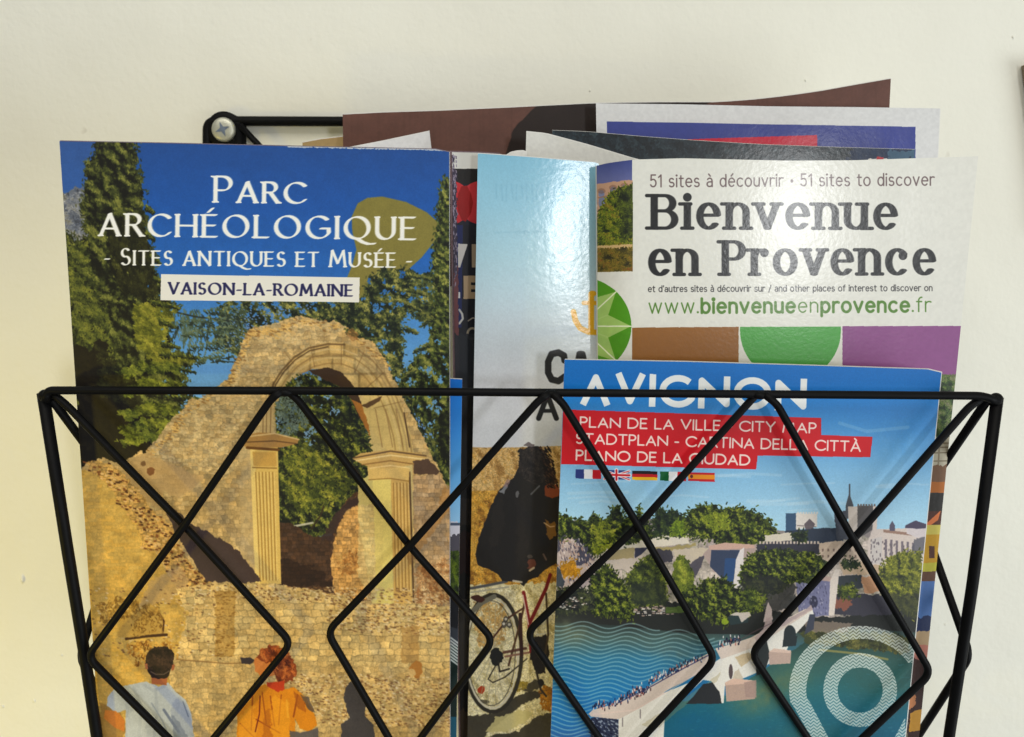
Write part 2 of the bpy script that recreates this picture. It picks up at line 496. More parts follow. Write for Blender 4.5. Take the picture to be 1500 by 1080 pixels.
def lows(x=.7, slab=False):
    g = {}
    h = x / 2
    st = slab
    g['a'] = (.44, [arc(.22, x * .70, .2, x * .3, 150, 0) + [(.43, 0)], [(.43, x * .56), (.2, x * .56)] + arc(.2, x * .28, .2, x * .28, 90, 270) + [(.32, .02), (.43, .12)]], [])
    g['b'] = (.48, [[(0, 1), (0, 0)], arc(.24, h, .24, h, 0, 360)], [])
    g['c'] = (.46, [arc(.26, h, .26, h, 48, 312)], [])
    g['d'] = (.48, [[(.48, 1), (.48, 0)], arc(.24, h, .24, h, 0, 360)], [])
    g['e'] = (.50, [[(.02, h + .02), (.5, h + .02)] + arc(.26, h, .25, h, 5, 315)], [])
    g['f'] = (.30, [[(.12, 0), (.12, .78)] + arc(.3, .78, .18, .22, 180, 85), [(0, x), (.3, x)]], [])
    g['h'] = (.44, [[(0, 0), (0, 1)], arc(.22, x - .24, .22, .24, 180, 0) + [(.44, 0)]], [])
    g['i'] = (.0, [[(0, 0), (0, x)], [(0, .95)]], [(0, 0), (-.06, x)])
    g['l'] = (.0, [[(0, 0), (0, 1)]], [])
    g['n'] = (.44, [[(0, 0), (0, x)], arc(.22, x - .24, .22, .24, 180, 0) + [(.44, 0)]], [(0, 0), (-.06, x), (.44, 0)])
    g['o'] = (.52, [arc(.26, h, .26, h, 0, 360)], [])
    g['p'] = (.48, [[(0, x), (0, -.28)], arc(.24, h, .24, h, 0, 360)], [])
    g['r'] = (.30, [[(0, 0), (0, x)], arc(.22, x - .24, .22, .24, 180, 60)], [(0, 0), (-.06, x)])
    g['s'] = (.40, S_(.40, x), [])
    g['t'] = (.32, [[(.13, .92), (.13, .14)] + arc(.27, .14, .14, .14, 180, 290), [(0, x), (.32, x)]], [])
    g['u'] = (.44, [[(0, x), (0, .24)] + arc(.22, .24, .22, .24, 180, 360), [(.44, x), (.44, 0)]], [(-.06, x), (.38, x), (.50, 0)])
    g['v'] = (.48, [[(0, x), (.24, 0)], [(.24, 0), (.48, x)]], [(0, x), (.48, x)])
    g['w'] = (.76, [[(0, x), (.19, 0), (.38, x), (.57, 0), (.76, x)]], [])
    g['y'] = (.48, [[(0, x), (.24, 0)], [(.48, x), (.16, -.28)]], [])
    g['\u00e0'] = (.44, g['a'][1] + [[(.14, 1.05), (.27, .88)]], [])
    g['\u00e9'] = (.50, g['e'][1] + [[(.22, .88), (.36, 1.05)]], [])
    g['.'] = (.0, [[(0, .04)]], []); g['/'] = (.34, [[(0, -.12), (.34, 1)]], []); g['\u2022'] = (.18, [arc(.09, .42, .07, .09, 0, 360)], [])
    g["'"] = (.05, [[(.05, 1), (.02, .8)]], [])
    g['5'] = (.46, [[(.42, 1), (.06, 1), (.04, .56)] + arc(.22, .32, .24, .31, 120, -150)], [])
    g['1'] = (.22, [[(0, .8), (.2, 1), (.2, 0)]], [])
    return g
CAPS = caps()
SANS = dict(CAPS); SANS.update(lows())
SANS['A'] = (.78, [[(0, 0), (.39, .93), (.78, 0)], [(.16, .32), (.62, .32)]], [])
SANS['V'] = (.78, [[(0, 1), (.39, .07), (.78, 1)]], [])
SANS['N'] = (.80, [[(0, 0), (0, .93), (.8, .07), (.8, 1)]], [])
SANS['M'] = (.96, [[(0, 0), (.12, .93), (.48, .2), (.84, .93), (.96, 0)]], [])
_sl = lows(.745)
_sl['B'] = (.68, [[(.06, 0), (.06, 1)], [(.06, 1), (.38, 1)] + arc(.38, .765, .23, .235, 90, -90) + [(.06, .53)], [(.4, .53)] + arc(.40, .265, .27, .265, 90, -90) + [(.06, 0)]], [(.0, 0), (.0, 1)])
_sl['P'] = (.64, [[(.08, 0), (.08, 1)], [(.08, 1), (.36, 1)] + arc(.36, .735, .26, .265, 90, -90) + [(.08, .47)]], [(.04, 0), (.02, 1)])
_sl['c'] = (.50, [arc(.27, .3725, .27, .3725, 40, 315), [(.45, .56)]], [])
_sl['r'] = (.34, [[(0, 0), (0, .745)], arc(.22, .52, .22, .22, 180, 60), [(.32, .66)]], [(0, 0), (-.06, .745)])
_sl['e'] = (.52, [[(.02, .40), (.52, .40)] + arc(.27, .3725, .26, .3725, 5, 318)], [])
_sl['o'] = (.56, [arc(.28, .3725, .28, .3725, 0, 360)], [])
_sl['n'] = (.50, [[(0, 0), (0, .745)], arc(.25, .50, .25, .245, 180, 0) + [(.50, 0)]], [(0, 0), (-.06, .745), (.50, 0)])
_sl['u'] = (.50, [[(0, .745), (0, .24)] + arc(.25, .24, .25, .24, 180, 360), [(.50, .745), (.50, 0)]], [(-.07, .745), (.43, .745), (.57, 0)])
_sl['v'] = (.54, [[(0, .745), (.27, 0)], [(.27, 0), (.54, .745)]], [(0, .745), (.54, .745)])
_sl[' '] = (.16, [], [])
SLAB = _sl

def write(s, txt, p0, p1, cap, font, w, col, gap=.2, thin=None, nang=0.0, serif=0.0, big=1.0, bold=None, slabw=None, alpha=1.0, dotf=1.5, lean=0.0, butt=False):
    """txt fitted between baseline points p0 and p1. cap = capital height; big > 1: first letters of words
    (given in upper case after a '^') stand taller; bold = set of indices drawn heavier"""
    chars = []; up = False
    for ch in txt:
        if ch == '^': up = True; continue
        chars.append((ch, big if up else 1.0)); up = False
    tot = 0
    for ch, k in chars: tot += font[ch][0] * k + gap
    tot -= gap
    L = math.hypot(p1[0] - p0[0], p1[1] - p0[1])
    pad = w / 2
    sx = (L - w) / (tot * cap)
    ca, sa = (p1[0] - p0[0]) / L, (p1[1] - p0[1]) / L
    x = pad
    for k_i, (ch, k) in enumerate(chars):
        adv, strokes, ser = font[ch]
        def T(q):
            gx = x + (q[0] + lean * q[1]) * cap * k * sx; gy = (-q[1] * (cap - w * .6) * k - w * .3) if not butt else (-q[1] * cap * k if q[1] in (0, 1) else -(q[1] * (cap - w) * k + w * .5))
            return (p0[0] + gx * ca - gy * sa, p0[1] + gx * sa + gy * ca)
        ww = w * (bold[1] if bold and k_i in bold[0] else 1.0)
        nib = (ww / 2, (thin or ww) / 2, nang)
        for st in strokes:
            if len(st) == 1: s.line([T(st[0])], ww * dotf, col, alpha)
            else: s.line([T(q) for q in st], ww, col, alpha, nib, butt=butt)
        if serif:
            for q in ser:
                a = T((q[0] - serif, q[1])); b = T((q[0] + serif, q[1]))
                s.line([a, b], slabw or (thin or ww), col, alpha)
                if not slabw:
                    dirn = -1 if q[1] > .5 else 1
                    s.line([T((q[0] - serif * .45, q[1] + .02 * dirn)), T((q[0] + serif * .45, q[1] + .02 * dirn))], (thin or ww) * 1.5, col, alpha * .7)
        x += (adv * k + gap) * cap * sx

# ------------------------------------------------------------------ the prints
BOT = 1180
def paint_ruins():
    s = Sheet([(87, 207), (240, 210), (450, 215), (640, 219), (658, 223)], [(152, BOT), (659, BOT)], seed=3)
    P = s.poly
    SKY = [(207, C(38, 84, 152)), (300, C(36, 94, 172)), (400, C(46, 110, 186)), (470, C(84, 144, 204)), (580, C(122, 174, 218)), (720, C(130, 178, 220))]
    P([(60, 190), (700, 190), (700, 720), (60, 720)], s.grad([(207, C(38, 84, 152)), (300, C(36, 94, 172)), (400, C(46, 110, 186)), (470, C(84, 144, 204)), (580, C(122, 174, 218)), (720, C(130, 178, 220))]))
    P([(80, 200), (140, 200), (128, 300), (90, 300)], C(96, 116, 165), .35, 4)
    P([(80, 290), (100, 280), (112, 274), (130, 282), (134, 360), (90, 370)], C(112, 116, 124), 1, 4)
    s.foliage([(88, 290), (112, 280), (132, 286), (134, 352), (95, 358)], [(70, 74, 84), (110, 115, 125), (150, 150, 150), (120, 115, 95)], .5, 1.5, 3, base=False)
    # olive emblem
    blob = [(520, 440), (505, 415), (516, 388), (522, 366), (516, 339), (515, 318), (524, 298), (538, 290), (560, 288), (595, 296), (625, 311), (641, 325), (644, 336), (637, 353), (618, 377), (595, 398), (572, 414), (546, 426)]
    P(blob, C(140, 130, 66))
    g4 = [(22, 24, 14), (44, 50, 24), (74, 82, 34), (108, 114, 50), (146, 148, 76)]
    ceda = [(28, 36, 28), (52, 62, 40), (84, 92, 50), (124, 124, 62), (168, 160, 88)]
    # cedar behind the wall, loose at its left
    s.foliage([(350, 440), (400, 436), (440, 440), (528, 438), (536, 428), (545, 412), (556, 398), (585, 396), (610, 402), (606, 418), (598, 436), (600, 455), (588, 470), (590, 495), (584, 520), (592, 560), (612, 600), (660, 700), (560, 700), (540, 560), (350, 520), (318, 500), (330, 470), (322, 452)],
              ceda, .55, 1.7, 3.4, rough=7, clump=12, bias=-.28, con=1.5)
    s.gaps([(540, 398), (612, 398), (606, 500), (596, 600), (560, 540), (520, 440)], 2600, SKY, .30)
    s.gaps([(320, 440), (440, 440), (520, 440), (430, 466), (350, 515), (318, 500)], 2600, SKY, .28)
    for k in range(60):     # hanging twigs against the sky
        x = 252 + s.rng.random() * 110; y = 452 + s.rng.random() * 30 + abs(x - 310) * .05
        n = 16; t = np.arange(n) / n
        L = 14 + 48 * s.rng.random() * (1 - abs(x - 318) / 90)
        if L < 8: L = 8
        X = x + t * s.rng.normal(-4, 7) + s.rng.normal(0, 1.2, n); Y = y + t * L
        s.dabs(X, Y, np.tile(C(*[(52, 66, 60), (84, 100, 76), (104, 124, 112)][k % 3]), (n, 1)), 1.5, 1.4, 3)
    s.line([(252, 456), (285, 464), (320, 468), (345, 472)], 2.2, C(44, 52, 48))
    for k in range(30):
        x = 600 + s.rng.random() * 30; y = 400 + s.rng.random() * 80
        s.foliage([(x, y), (x + 12, y - 4), (x + 16, y + 5), (x + 3, y + 8)], ceda, .6, 1.4, 2, base=False)
    # gaps of sky
    s.dabs(*s.scatter([(340, 455), (440, 448), (480, 440), (420, 470), (330, 520)], 160), np.tile(C(110, 145, 195), (160, 1)), 1.3, .5, 1.5)
    s.dabs(*s.scatter([(590, 560), (612, 560), (640, 640), (620, 640)], 150), np.tile(C(110, 150, 205), (150, 1)), 1.3, .9, 1.5)
    # right hand cypress
    s.foliage([(650, 262), (662, 262), (664, 740), (646, 720), (640, 640), (606, 600), (590, 552), (606, 530), (630, 500), (637, 440), (635, 380), (641, 330), (643, 300)],
              [(24, 28, 18), (48, 58, 30), (78, 90, 42), (116, 122, 56), (156, 154, 78)], .6, 1.6, 3.2, ang=1.35, rough=4, clump=11, bias=-.2, con=1.4)
    s.foliage([(636, 610), (662, 600), (662, 690), (645, 680)], g4, .5, 1.5, 2.5, bias=-.7, rough=3)
    # left cypress
    cyp = [(142, 200), (196, 200), (201, 240), (208, 275), (206, 300), (216, 330), (214, 352), (226, 372), (224, 395), (236, 412), (234, 432), (262, 452), (240, 462), (252, 500), (246, 512), (290, 524), (282, 536), (262, 542), (272, 560), (262, 572), (290, 584), (262, 594), (250, 612), (258, 622), (246, 652), (222, 660), (206, 676), (200, 700), (112, 700), (98, 420), (94, 340), (104, 350), (126, 352), (122, 300), (128, 262), (126, 240), (138, 236)]
    s.foliage(cyp, [(24, 24, 14), (44, 48, 24), (70, 76, 36), (98, 102, 46), (130, 130, 62)], .62, 1.7, 4.0, ang=1.45, rough=5, clump=13, bias=-.25, con=1.4)
    s.foliage([(160, 330), (205, 320), (222, 380), (230, 440), (180, 430), (160, 380)], [(24, 24, 12), (44, 44, 20), (70, 70, 30)], .35, 1.6, 4, ang=1.3, base=False, rough=6)
    s.foliage([(102, 368), (128, 350), (132, 400), (160, 470), (170, 560), (110, 560)], [(40, 46, 24), (90, 96, 40), (130, 130, 52)], .25, 1.8, 3, base=False, rough=5)
    s.foliage([(196, 450), (235, 440), (258, 456), (240, 480), (250, 520), (285, 528), (230, 540), (200, 500)], [(70, 74, 24), (120, 120, 40), (160, 152, 58)], .5, 1.7, 4, ang=.6, base=False, rough=5)
    s.gaps([(222, 400), (240, 436), (264, 452), (246, 480), (256, 512), (290, 526), (284, 590), (240, 640), (236, 560), (224, 470), (214, 420)], 1500, SKY, .42, 7)
    s.gaps([(590, 540), (640, 480), (656, 540), (640, 640), (620, 620), (600, 590)], 1500, SKY, .36, 8)
    bp = [(26, 28, 16), (52, 60, 28), (92, 98, 40), (140, 142, 58)]
    for q in ((222, 440, 262, 446), (232, 466, 256, 474), (236, 500, 262, 504), (236, 516, 298, 520), (240, 532, 286, 540), (246, 556, 276, 562), (240, 578, 296, 580), (236, 600, 268, 606), (236, 630, 258, 632), (214, 300, 224, 306), (214, 338, 226, 346), (220, 372, 234, 380), (226, 404, 244, 412)):
        s.bough(*q, bp)
    for q in ((352, 462, 262, 462), (350, 476, 268, 480), (352, 492, 276, 500), (350, 506, 290, 520), (362, 448, 300, 446)):
        s.bough(*q, [(44, 54, 44), (70, 84, 60), (104, 116, 84), (140, 146, 104)], 8, 26, 120)
    for q in ((596, 400, 632, 404), (598, 420, 626, 428), (590, 440, 616, 450), (590, 476, 612, 484), (632, 462, 618, 474), (632, 500, 606, 512), (606, 540, 590, 552)):
        s.bough(*q, ceda, 4, 9, 60)
    # dark lower left of the trees
    P([(104, 500), (130, 515), (150, 500), (172, 560), (205, 600), (220, 660), (205, 700), (110, 700)], C(24, 17, 12), .88, 9, 12)
    s.foliage([(140, 500), (200, 560), (210, 600), (150, 580)], [(24, 22, 12), (44, 44, 22), (62, 62, 30)], .25, 1.8, 4, base=False)
    for yy in (538, 566, 600, 622, 640):
        s.foliage([(172, yy + 6), (215, yy - 10), (265, yy - 2), (262, yy + 8), (215, yy + 6), (185, yy + 16)], [(30, 34, 14), (96, 104, 36), (150, 150, 54)], .5, 1.6, 4, ang=.25, base=False, rough=4, bias=.1)
    # the ruined wall with its arch
    wall = [(118, 684), (150, 671), (176, 679), (196, 668), (204, 660), (213, 664), (222, 650), (250, 632), (253, 611), (268, 600), (280, 584), (296, 584), (322, 562), (334, 556), (340, 536), (350, 522), (360, 512), (363, 484), (376, 479), (404, 482), (418, 470), (432, 464), (446, 463), (458, 470), (474, 477), (488, 469), (500, 474), (508, 490), (528, 496), (546, 500), (556, 514), (566, 530), (574, 550), (586, 574), (597, 594), (610, 620), (622, 645), (630, 664), (640, 680), (646, 694), (655, 712), (675, 730), (675, BOT + 10), (100, BOT + 10)]
    P(wall, s.stone(6.5, 9, C(200, 168, 112), .11, .86, 4, wob=2.6, noisy=.11), 1, 2.2, 4)
    P([(213, 667), (253, 611), (334, 558), (363, 484), (440, 462), (508, 478), (470, 520), (396, 560), (392, 640), (330, 700)], s.stone(6, 8, C(200, 172, 120), .12, .84, 8, wob=3.2, noisy=.13), 1, 1.5, 4)
    n = 900
    X, Y = s.scatter([(213, 667), (253, 611), (334, 558), (363, 484), (440, 462), (508, 478), (470, 500), (396, 540), (370, 600), (330, 700)], n)
    s.dabs(X, Y, np.array([C(222, 196, 150), C(166, 138, 98), C(208, 170, 112)])[s.rng.integers(0, 3, n)], 1.5, 0, 2, alpha=.55)
    # rubble light edge along the break
    for a, b_ in zip([(213, 665), (250, 630), (268, 600), (334, 558), (350, 522), (363, 486), (376, 481), (404, 484), (432, 466), (500, 476)], [(250, 630), (268, 600), (334, 558), (350, 522), (363, 486), (376, 481), (404, 484), (432, 466), (500, 476), (566, 530)]):
        n = 40; t = s.rng.random(n)
        s.dabs(a[0] + (b_[0] - a[0]) * t + s.rng.normal(3, 3, n), a[1] + (b_[1] - a[1]) * t + s.rng.normal(4, 3, n), np.array([C(228, 188, 112), C(214, 172, 100), C(150, 112, 62)])[s.rng.integers(0, 3, n)], 2.0, .2, 3, alpha=.8)
    s.ell(516, 492, 7, 9, C(160, 108, 56), .55, 4)
    # arch ring
    outer = [(392, 642), (393, 580), (400, 560), (412, 541), (430, 522), (452, 508), (480, 502), (505, 503), (528, 512), (548, 527), (565, 548), (580, 575), (592, 605), (602, 640), (606, 668), (528, 668)]
    P(outer, s.stone(26, 26, C(196, 166, 108), .06, .82, 3, wob=1.0, noisy=.10), 1, .8)
    P([(545, 560), (580, 575), (592, 605), (602, 640), (606, 668), (540, 668), (538, 620), (528, 590)], C(214, 186, 118), .8, 1)
    cen = (486, 640)
    def ring(k, w, col, al=1, f=0, t=99):
        pts = [(cen[0] + (x - cen[0]) * k, cen[1] + (y - cen[1]) * k) for x, y in outer[1:-1]][f:t]
        s.line(pts, w, col, al)
    ring(.985, 2.6, C(100, 74, 46), .75, 0, 7); ring(.955, 1.8, C(80, 58, 38), .8, 0, 6); ring(.93, 2.0, C(222, 196, 146), .55)
    ring(.88, 2.2, C(136, 106, 64), .5); ring(.84, 3, C(218, 190, 134), .5); ring(.78, 2.2, C(140, 106, 60), .5); ring(.98, 2.6, C(130, 98, 62), .5, 7, 14); ring(.93, 2.4, C(150, 118, 74), .5, 7, 14)
    for a, b_ in (((417, 516), (430, 533)), ((455, 507), (461, 538)), ((500, 504), (500, 535)), ((534, 514), (520, 545)), ((563, 545), (535, 570)), ((548, 598), (590, 588))):
        s.line([a, b_], 1.5, C(120, 88, 50), .45)
    # opening
    opening = [(404, 650), (404, 602), (410, 582), (422, 562), (438, 550), (457, 541), (480, 539), (500, 549), (517, 568), (529, 594), (537, 620), (540, 662), (548, 680), (548, 880), (404, 880)]
    P(opening, C(92, 132, 178), 1, 1)
    s.foliage([(404, 652), (404, 602), (412, 580), (424, 561), (440, 550), (470, 552), (500, 560), (520, 590), (535, 630), (546, 680), (546, 720), (512, 745), (490, 775), (452, 790), (404, 780)],
              [(26, 30, 24), (46, 54, 32), (78, 86, 40), (116, 120, 46), (160, 156, 66)], .7, 1.7, 3.0, rough=3, clump=10, bias=-.35, con=1.4)
    s.gaps([(404, 600), (430, 558), (470, 548), (500, 600), (450, 660), (406, 660)], 1300, [(500, C(120, 160, 200)), (700, C(150, 185, 215))], .34, 8)
    s.foliage([(404, 590), (440, 555), (450, 620), (412, 650)], [(90, 110, 110), (120, 134, 120), (62, 74, 62)], .25, 1.5, 2.5, base=False)
    s.foliage([(418, 665), (450, 650), (500, 690), (515, 710), (490, 735), (450, 755), (425, 740)], [(60, 68, 30), (110, 114, 42), (164, 156, 60)], .3, 1.8, 2.5, base=False, rough=5, con=1.2, bias=-.2)
    s.line([(431, 771), (458, 766)], 3, C(190, 184, 160)); s.line([(456, 775), (470, 755), (474, 742)], 2, C(60, 44, 30))
    # dark soffit of the arch
    P([(452, 543), (480, 538), (502, 547), (519, 567), (530, 592), (538, 622), (526, 612), (514, 585), (497, 566), (474, 556)], C(70, 50, 32), 1, 1)
    P([(514, 585), (530, 592), (540, 625), (542, 640), (530, 616)], C(176, 116, 48), 1, 1)
    P([(529, 594), (560, 580), (556, 588), (538, 598)], C(86, 60, 36), .9, .6)
    # brick walls seen through it
    P([(404, 766), (424, 766), (440, 775), (458, 785), (486, 785), (498, 745), (516, 724), (528, 716), (548, 712), (548, 880), (404, 880)], s.stone(5.5, 8, C(104, 74, 50), .2, .70, 7, noisy=.22), 1, 1.6)
    P([(404, 766), (424, 766), (440, 775), (458, 785), (486, 785), (488, 868), (404, 856)], C(58, 40, 32), .42, 2)
    P([(412, 815), (440, 825), (470, 835), (490, 860), (410, 856)], C(34, 20, 18), .5, 4)
    P([(494, 778), (500, 748), (514, 744), (527, 740), (548, 745), (548, 880), (490, 872), (484, 820)], s.stone(5.5, 8, C(206, 158, 92), .14, .78, 9, noisy=.16), 1, 1.4)
    P([(470, 790), (486, 760), (506, 738), (527, 724), (527, 738), (508, 748), (494, 768), (488, 792)], C(66, 48, 44), .9, 2)
    s.foliage([(494, 815), (530, 805), (535, 830), (510, 840), (494, 835)], [(150, 102, 48), (190, 134, 70), (210, 164, 92)], .22, 2, 2, base=False)
    # left pier, fluted
    P([(352, 654), (366, 655), (376, 850), (352, 846)], C(196, 170, 122), .45, 2)
    P([(366, 655), (407, 656), (412, 856), (374, 856)], C(222, 186, 104))
    P([(366, 655), (373, 655), (381, 856), (374, 856)], C(236, 204, 124))
    P([(370, 662), (404, 662), (405, 683), (371, 683)], C(206, 162, 84))
    for k in range(6):
        x = 374.5 + k * 5.0
        s.line([(x, 692), (x + 6.5 - k * .35, 850)], 1.5, C(160, 118, 52), .85)
        s.line([(x + 1.9, 692), (x + 8.4 - k * .35, 850)], 1.2, C(240, 210, 134), .8)
    s.line([(370, 685), (405, 686)], 1.6, C(150, 110, 52))
    P([(352, 640), (376, 634), (402, 634), (438, 643), (436, 650), (412, 656), (360, 655), (350, 650)], C(176, 134, 76))
    s.line([(352, 641), (402, 635), (438, 644)], 2, C(218, 186, 130)); s.line([(356, 648), (402, 646), (434, 650)], 1.6, C(104, 74, 44)); s.line([(362, 656), (408, 659)], 4.0, C(112, 74, 34))
    P([(384, 590), (402, 590), (404, 634), (380, 634)], C(196, 168, 118), .8, 1)
    for x in (386, 391, 397): s.line([(x, 592), (x - 1, 634)], 1.3, C(120, 92, 58), .8)
    # right pier
    P([(548, 680), (604, 680), (606, 888), (548, 884)], C(206, 184, 126))
    P([(524, 706), (546, 692), (572, 692), (577, 884), (545, 884), (525, 760)], C(226, 206, 130), .9, 1)
    P([(526, 740), (562, 740), (560, 860), (540, 880), (524, 840)], s.stone(5.5, 9, C(216, 188, 128), .10, .86, 3), .8, 2)
    P([(546, 700), (572, 700), (577, 884), (552, 884)], C(228, 206, 120), .75, 1)
    P([(572, 685), (599, 685), (604, 886), (577, 886)], C(212, 172, 100))
    for k in range(5):
        x = 576.5 + k * 4.9
        s.line([(x, 708), (x + 3.6, 866)], 1.4, C(156, 116, 58), .85); s.line([(x + 1.8, 708), (x + 5.2, 866)], 1.1, C(236, 202, 132), .8)
    s.line([(600, 692), (606, 886)], 2.6, C(88, 62, 40), .9)
    P([(538, 684), (572, 684), (600, 686), (599, 704), (572, 702), (540, 702)], C(220, 184, 112)); s.line([(540, 703), (572, 701), (599, 705)], 1.4, C(160, 120, 62))
    P([(516, 672), (528, 664), (572, 659), (600, 662), (626, 668), (622, 674), (600, 682), (572, 686), (545, 686), (530, 680)], C(206, 168, 102))
    s.line([(518, 671), (572, 661), (624, 668)], 2.2, C(112, 86, 56)); s.line([(522, 675), (572, 667), (622, 673)], 2, C(236, 208, 148)); s.line([(530, 681), (572, 675), (606, 680)], 1.7, C(150, 112, 60)); s.line([(542, 686), (572, 682), (600, 686)], 1.6, C(244, 214, 150), .8)
    P([(606, 676), (628, 672), (643, 690), (640, 696), (606, 694)], C(82, 60, 50), .9, 1.5)
    for x in (560, 575, 590): s.line([(x - 10, 600), (x, 655)], 1.6, C(150, 116, 72), .7)
    s.line([(592, 605), (600, 655)], 2, C(72, 50, 34), .8)
    P([(605, 696), (645, 696), (665, 730), (665, 890), (608, 890)], s.stone(6.5, 9, C(188, 156, 116), .12, .86, 14, noisy=.14), 1, 1.5)
    P([(650, 712), (664, 722), (660, 745), (620, 800), (600, 830), (596, 815), (640, 750)], C(176, 124, 62), .5, 2.5)
    s.foliage([(612, 830), (655, 820), (662, 880), (612, 886)], [(150, 100, 56), (186, 140, 92), (220, 184, 134)], .4, 2, 2, base=False)
    # large smooth wall, left
    P([(110, 690), (150, 690), (190, 740), (222, 800), (256, 858), (290, 880), (300, 1010), (270, BOT), (100, BOT)], s.stone(5.0, 11, C(208, 168, 86), .04, .93, 22, wob=2.5, noisy=.10), 1, 2)
    P([(176, 679), (213, 664), (300, 700), (262, 730), (240, 720), (236, 745), (200, 725)], C(188, 154, 104), .7, 3)
    s.ell(220, 690, 6, 6, C(120, 70, 36), .8, 2); s.ell(210, 679, 4, 4, C(110, 76, 46), .8, 1)
    # broken edge of stones running down
    band = [(122, 676), (150, 676), (176, 690), (200, 712), (222, 745), (250, 770), (262, 800), (285, 835), (310, 852), (280, 872), (258, 862), (246, 836), (232, 812), (210, 802), (200, 768), (178, 742), (160, 712), (140, 696)]
    P(band, s.stone(6, 8, C(200, 156, 84), .16, .72, 31, wob=3.5, noisy=.3), .8, 3)
    n = 360; X, Y = s.scatter(band, n, 3)
    s.dabs(X, Y, np.array([C(76, 44, 24), C(128, 78, 40), C(222, 172, 100), C(226, 186, 124)])[s.rng.integers(0, 4, n)], 2.4, .2, 2.5, alpha=.85)
    P([(241, 736), (262, 751), (285, 771), (325, 790), (348, 806), (360, 823), (383, 850), (360, 855), (304, 851), (290, 837), (278, 813), (267, 797), (250, 768)], C(72, 56, 56), .95, 2)
    P([(222, 850), (262, 830), (280, 850), (250, 880), (200, 890)], C(190, 156, 110), .6, 3)
    # lower wall
    P([(256, 862), (300, 856), (390, 854), (450, 862), (500, 872), (540, 886), (600, 884), (665, 888), (670, BOT), (230, BOT), (250, 980), (276, 900)], s.stone(9.5, 14, C(212, 180, 118), .10, .80, 41, wob=3.6, noisy=.14, mt=.14), 1, 2)
    P([(256, 960), (400, 965), (560, 975), (670, 985), (670, BOT), (240, BOT)], s.stone(8, 10, C(200, 168, 110), .16, .78, 47, wob=4.5, noisy=.18), .65, 5)
    for (x0, y0, x1, y1), k in (((280, 856, 660, 878), 500), ((480, 880, 660, 925), 500), ((420, 985, 660, 1060), 1000), ((130, 860, 330, 960), 260)):
        X, Y = s.scatter([(x0, y0), (x1, y0 + 8), (x1, y1 + 6), (x0, y1)], k)
        s.dabs(X, Y, np.array([C(112, 80, 50), C(150, 112, 70), C(226, 204, 164), C(214, 180, 124)])[s.rng.integers(0, 4, k)], 1.9, .2, 2.5, alpha=.7)
    s.rect(315, 866, 344, 962, C(160, 116, 44), .5, 2); s.rect(588, 918, 614, 972, C(160, 116, 56), .45, 2)
    n = 160; X, Y = s.scatter([(315, 866), (344, 866), (344, 962), (315, 962)], n); s.dabs(X, Y, np.array([C(130, 92, 36), C(196, 156, 84)])[s.rng.integers(0, 2, n)], 1.8, 0, 3, alpha=.5)
    s.ell(610, 981, 9, 12, C(170, 112, 46), .85, 2); s.ell(604, 985, 5, 5, C(206, 176, 120), .8, 1)
    # bricked-up opening, left
    s.line([(150, 905), (200, 902), (232, 896)], 2, C(150, 110, 50)); s.line([(232, 897), (240, 910), (238, 930)], 3, C(86, 52, 26)); s.line([(185, 936), (215, 932), (244, 930)], 4, C(74, 46, 26))
    P([(176, 904), (200, 895), (226, 891), (237, 900), (240, 928), (205, 932), (174, 934)], C(190, 150, 74), .7, 1.5)
    s.foliage([(140, 884), (170, 878), (232, 888), (236, 904), (190, 906), (150, 912)], [(120, 86, 36), (170, 130, 58), (204, 164, 84)], .16, 2.0, 3, base=False)
    s.foliage([(190, 902), (234, 896), (238, 926), (196, 930)], [(130, 92, 36), (176, 136, 62)], .10, 1.8, 2, base=False)
    s.foliage([(180, 944), (240, 938), (260, 960), (200, 975)], [(120, 76, 26), (190, 138, 56), (220, 170, 80)], .12, 2, 3, base=False)
    s.line([(258, 966), (330, 972), (420, 970)], 1.6, C(140, 104, 60), .8)
    # man in a light shirt, seen from behind
    P([(148, 1030), (168, 1034), (182, 1050), (184, BOT), (140, BOT)], C(140, 100, 50), .5, 4)
    P([(154, 1040), (172, 1042), (183, 1056), (182, 1072), (168, 1066), (152, 1052)], C(206, 128, 54))
    P([(166, 1010), (190, 1003), (214, 998), (232, 1006), (246, 1000), (258, 1014), (272, 1026), (280, 1046), (284, 1078), (292, BOT), (182, BOT), (184, 1040), (172, 1044), (156, 1034), (158, 1022)], C(184, 188, 190), 1, .8)
    P([(252, 1030), (262, 1022), (272, 1030), (282, 1062), (284, 1080), (262, 1078), (250, 1050)], C(162, 168, 180), .8, 1)
    s.line([(240, 1040), (252, 1058), (262, 1072)], 4, C(88, 98, 124), .7); s.line([(222, 1030), (238, 1056), (246, 1076)], 2, C(140, 148, 162), .8); s.line([(190, 1010), (218, 1040), (236, 1070)], 3, C(206, 208, 206), .8); s.line([(268, 1028), (276, 1050)], 1.6, C(100, 110, 130), .8)
    P([(222, 986), (246, 984), (244, 1004), (222, 1002)], C(176, 104, 62))
    P([(214, 962), (218, 953), (228, 948), (242, 947.5), (252, 953), (255, 962), (253, 974), (250, 984), (246, 992), (234, 995), (222, 992), (216, 982), (213, 972)], C(46, 33, 27), 1, 1)
    s.foliage([(215, 960), (226, 949), (244, 949), (254, 960), (251, 978), (240, 984), (222, 984), (214, 972)], [(30, 20, 18), (54, 38, 30), (80, 58, 44)], .5, 1.4, 3, base=False, rough=0)
    s.line([(221, 984), (228, 988), (240, 988), (248, 983)], 1.3, C(150, 126, 104), .7); P([(212, 972), (216, 972), (217, 981), (213, 980)], C(176, 110, 70)); P([(252, 974), (256, 973), (255, 981), (251, 983)], C(170, 100, 62))
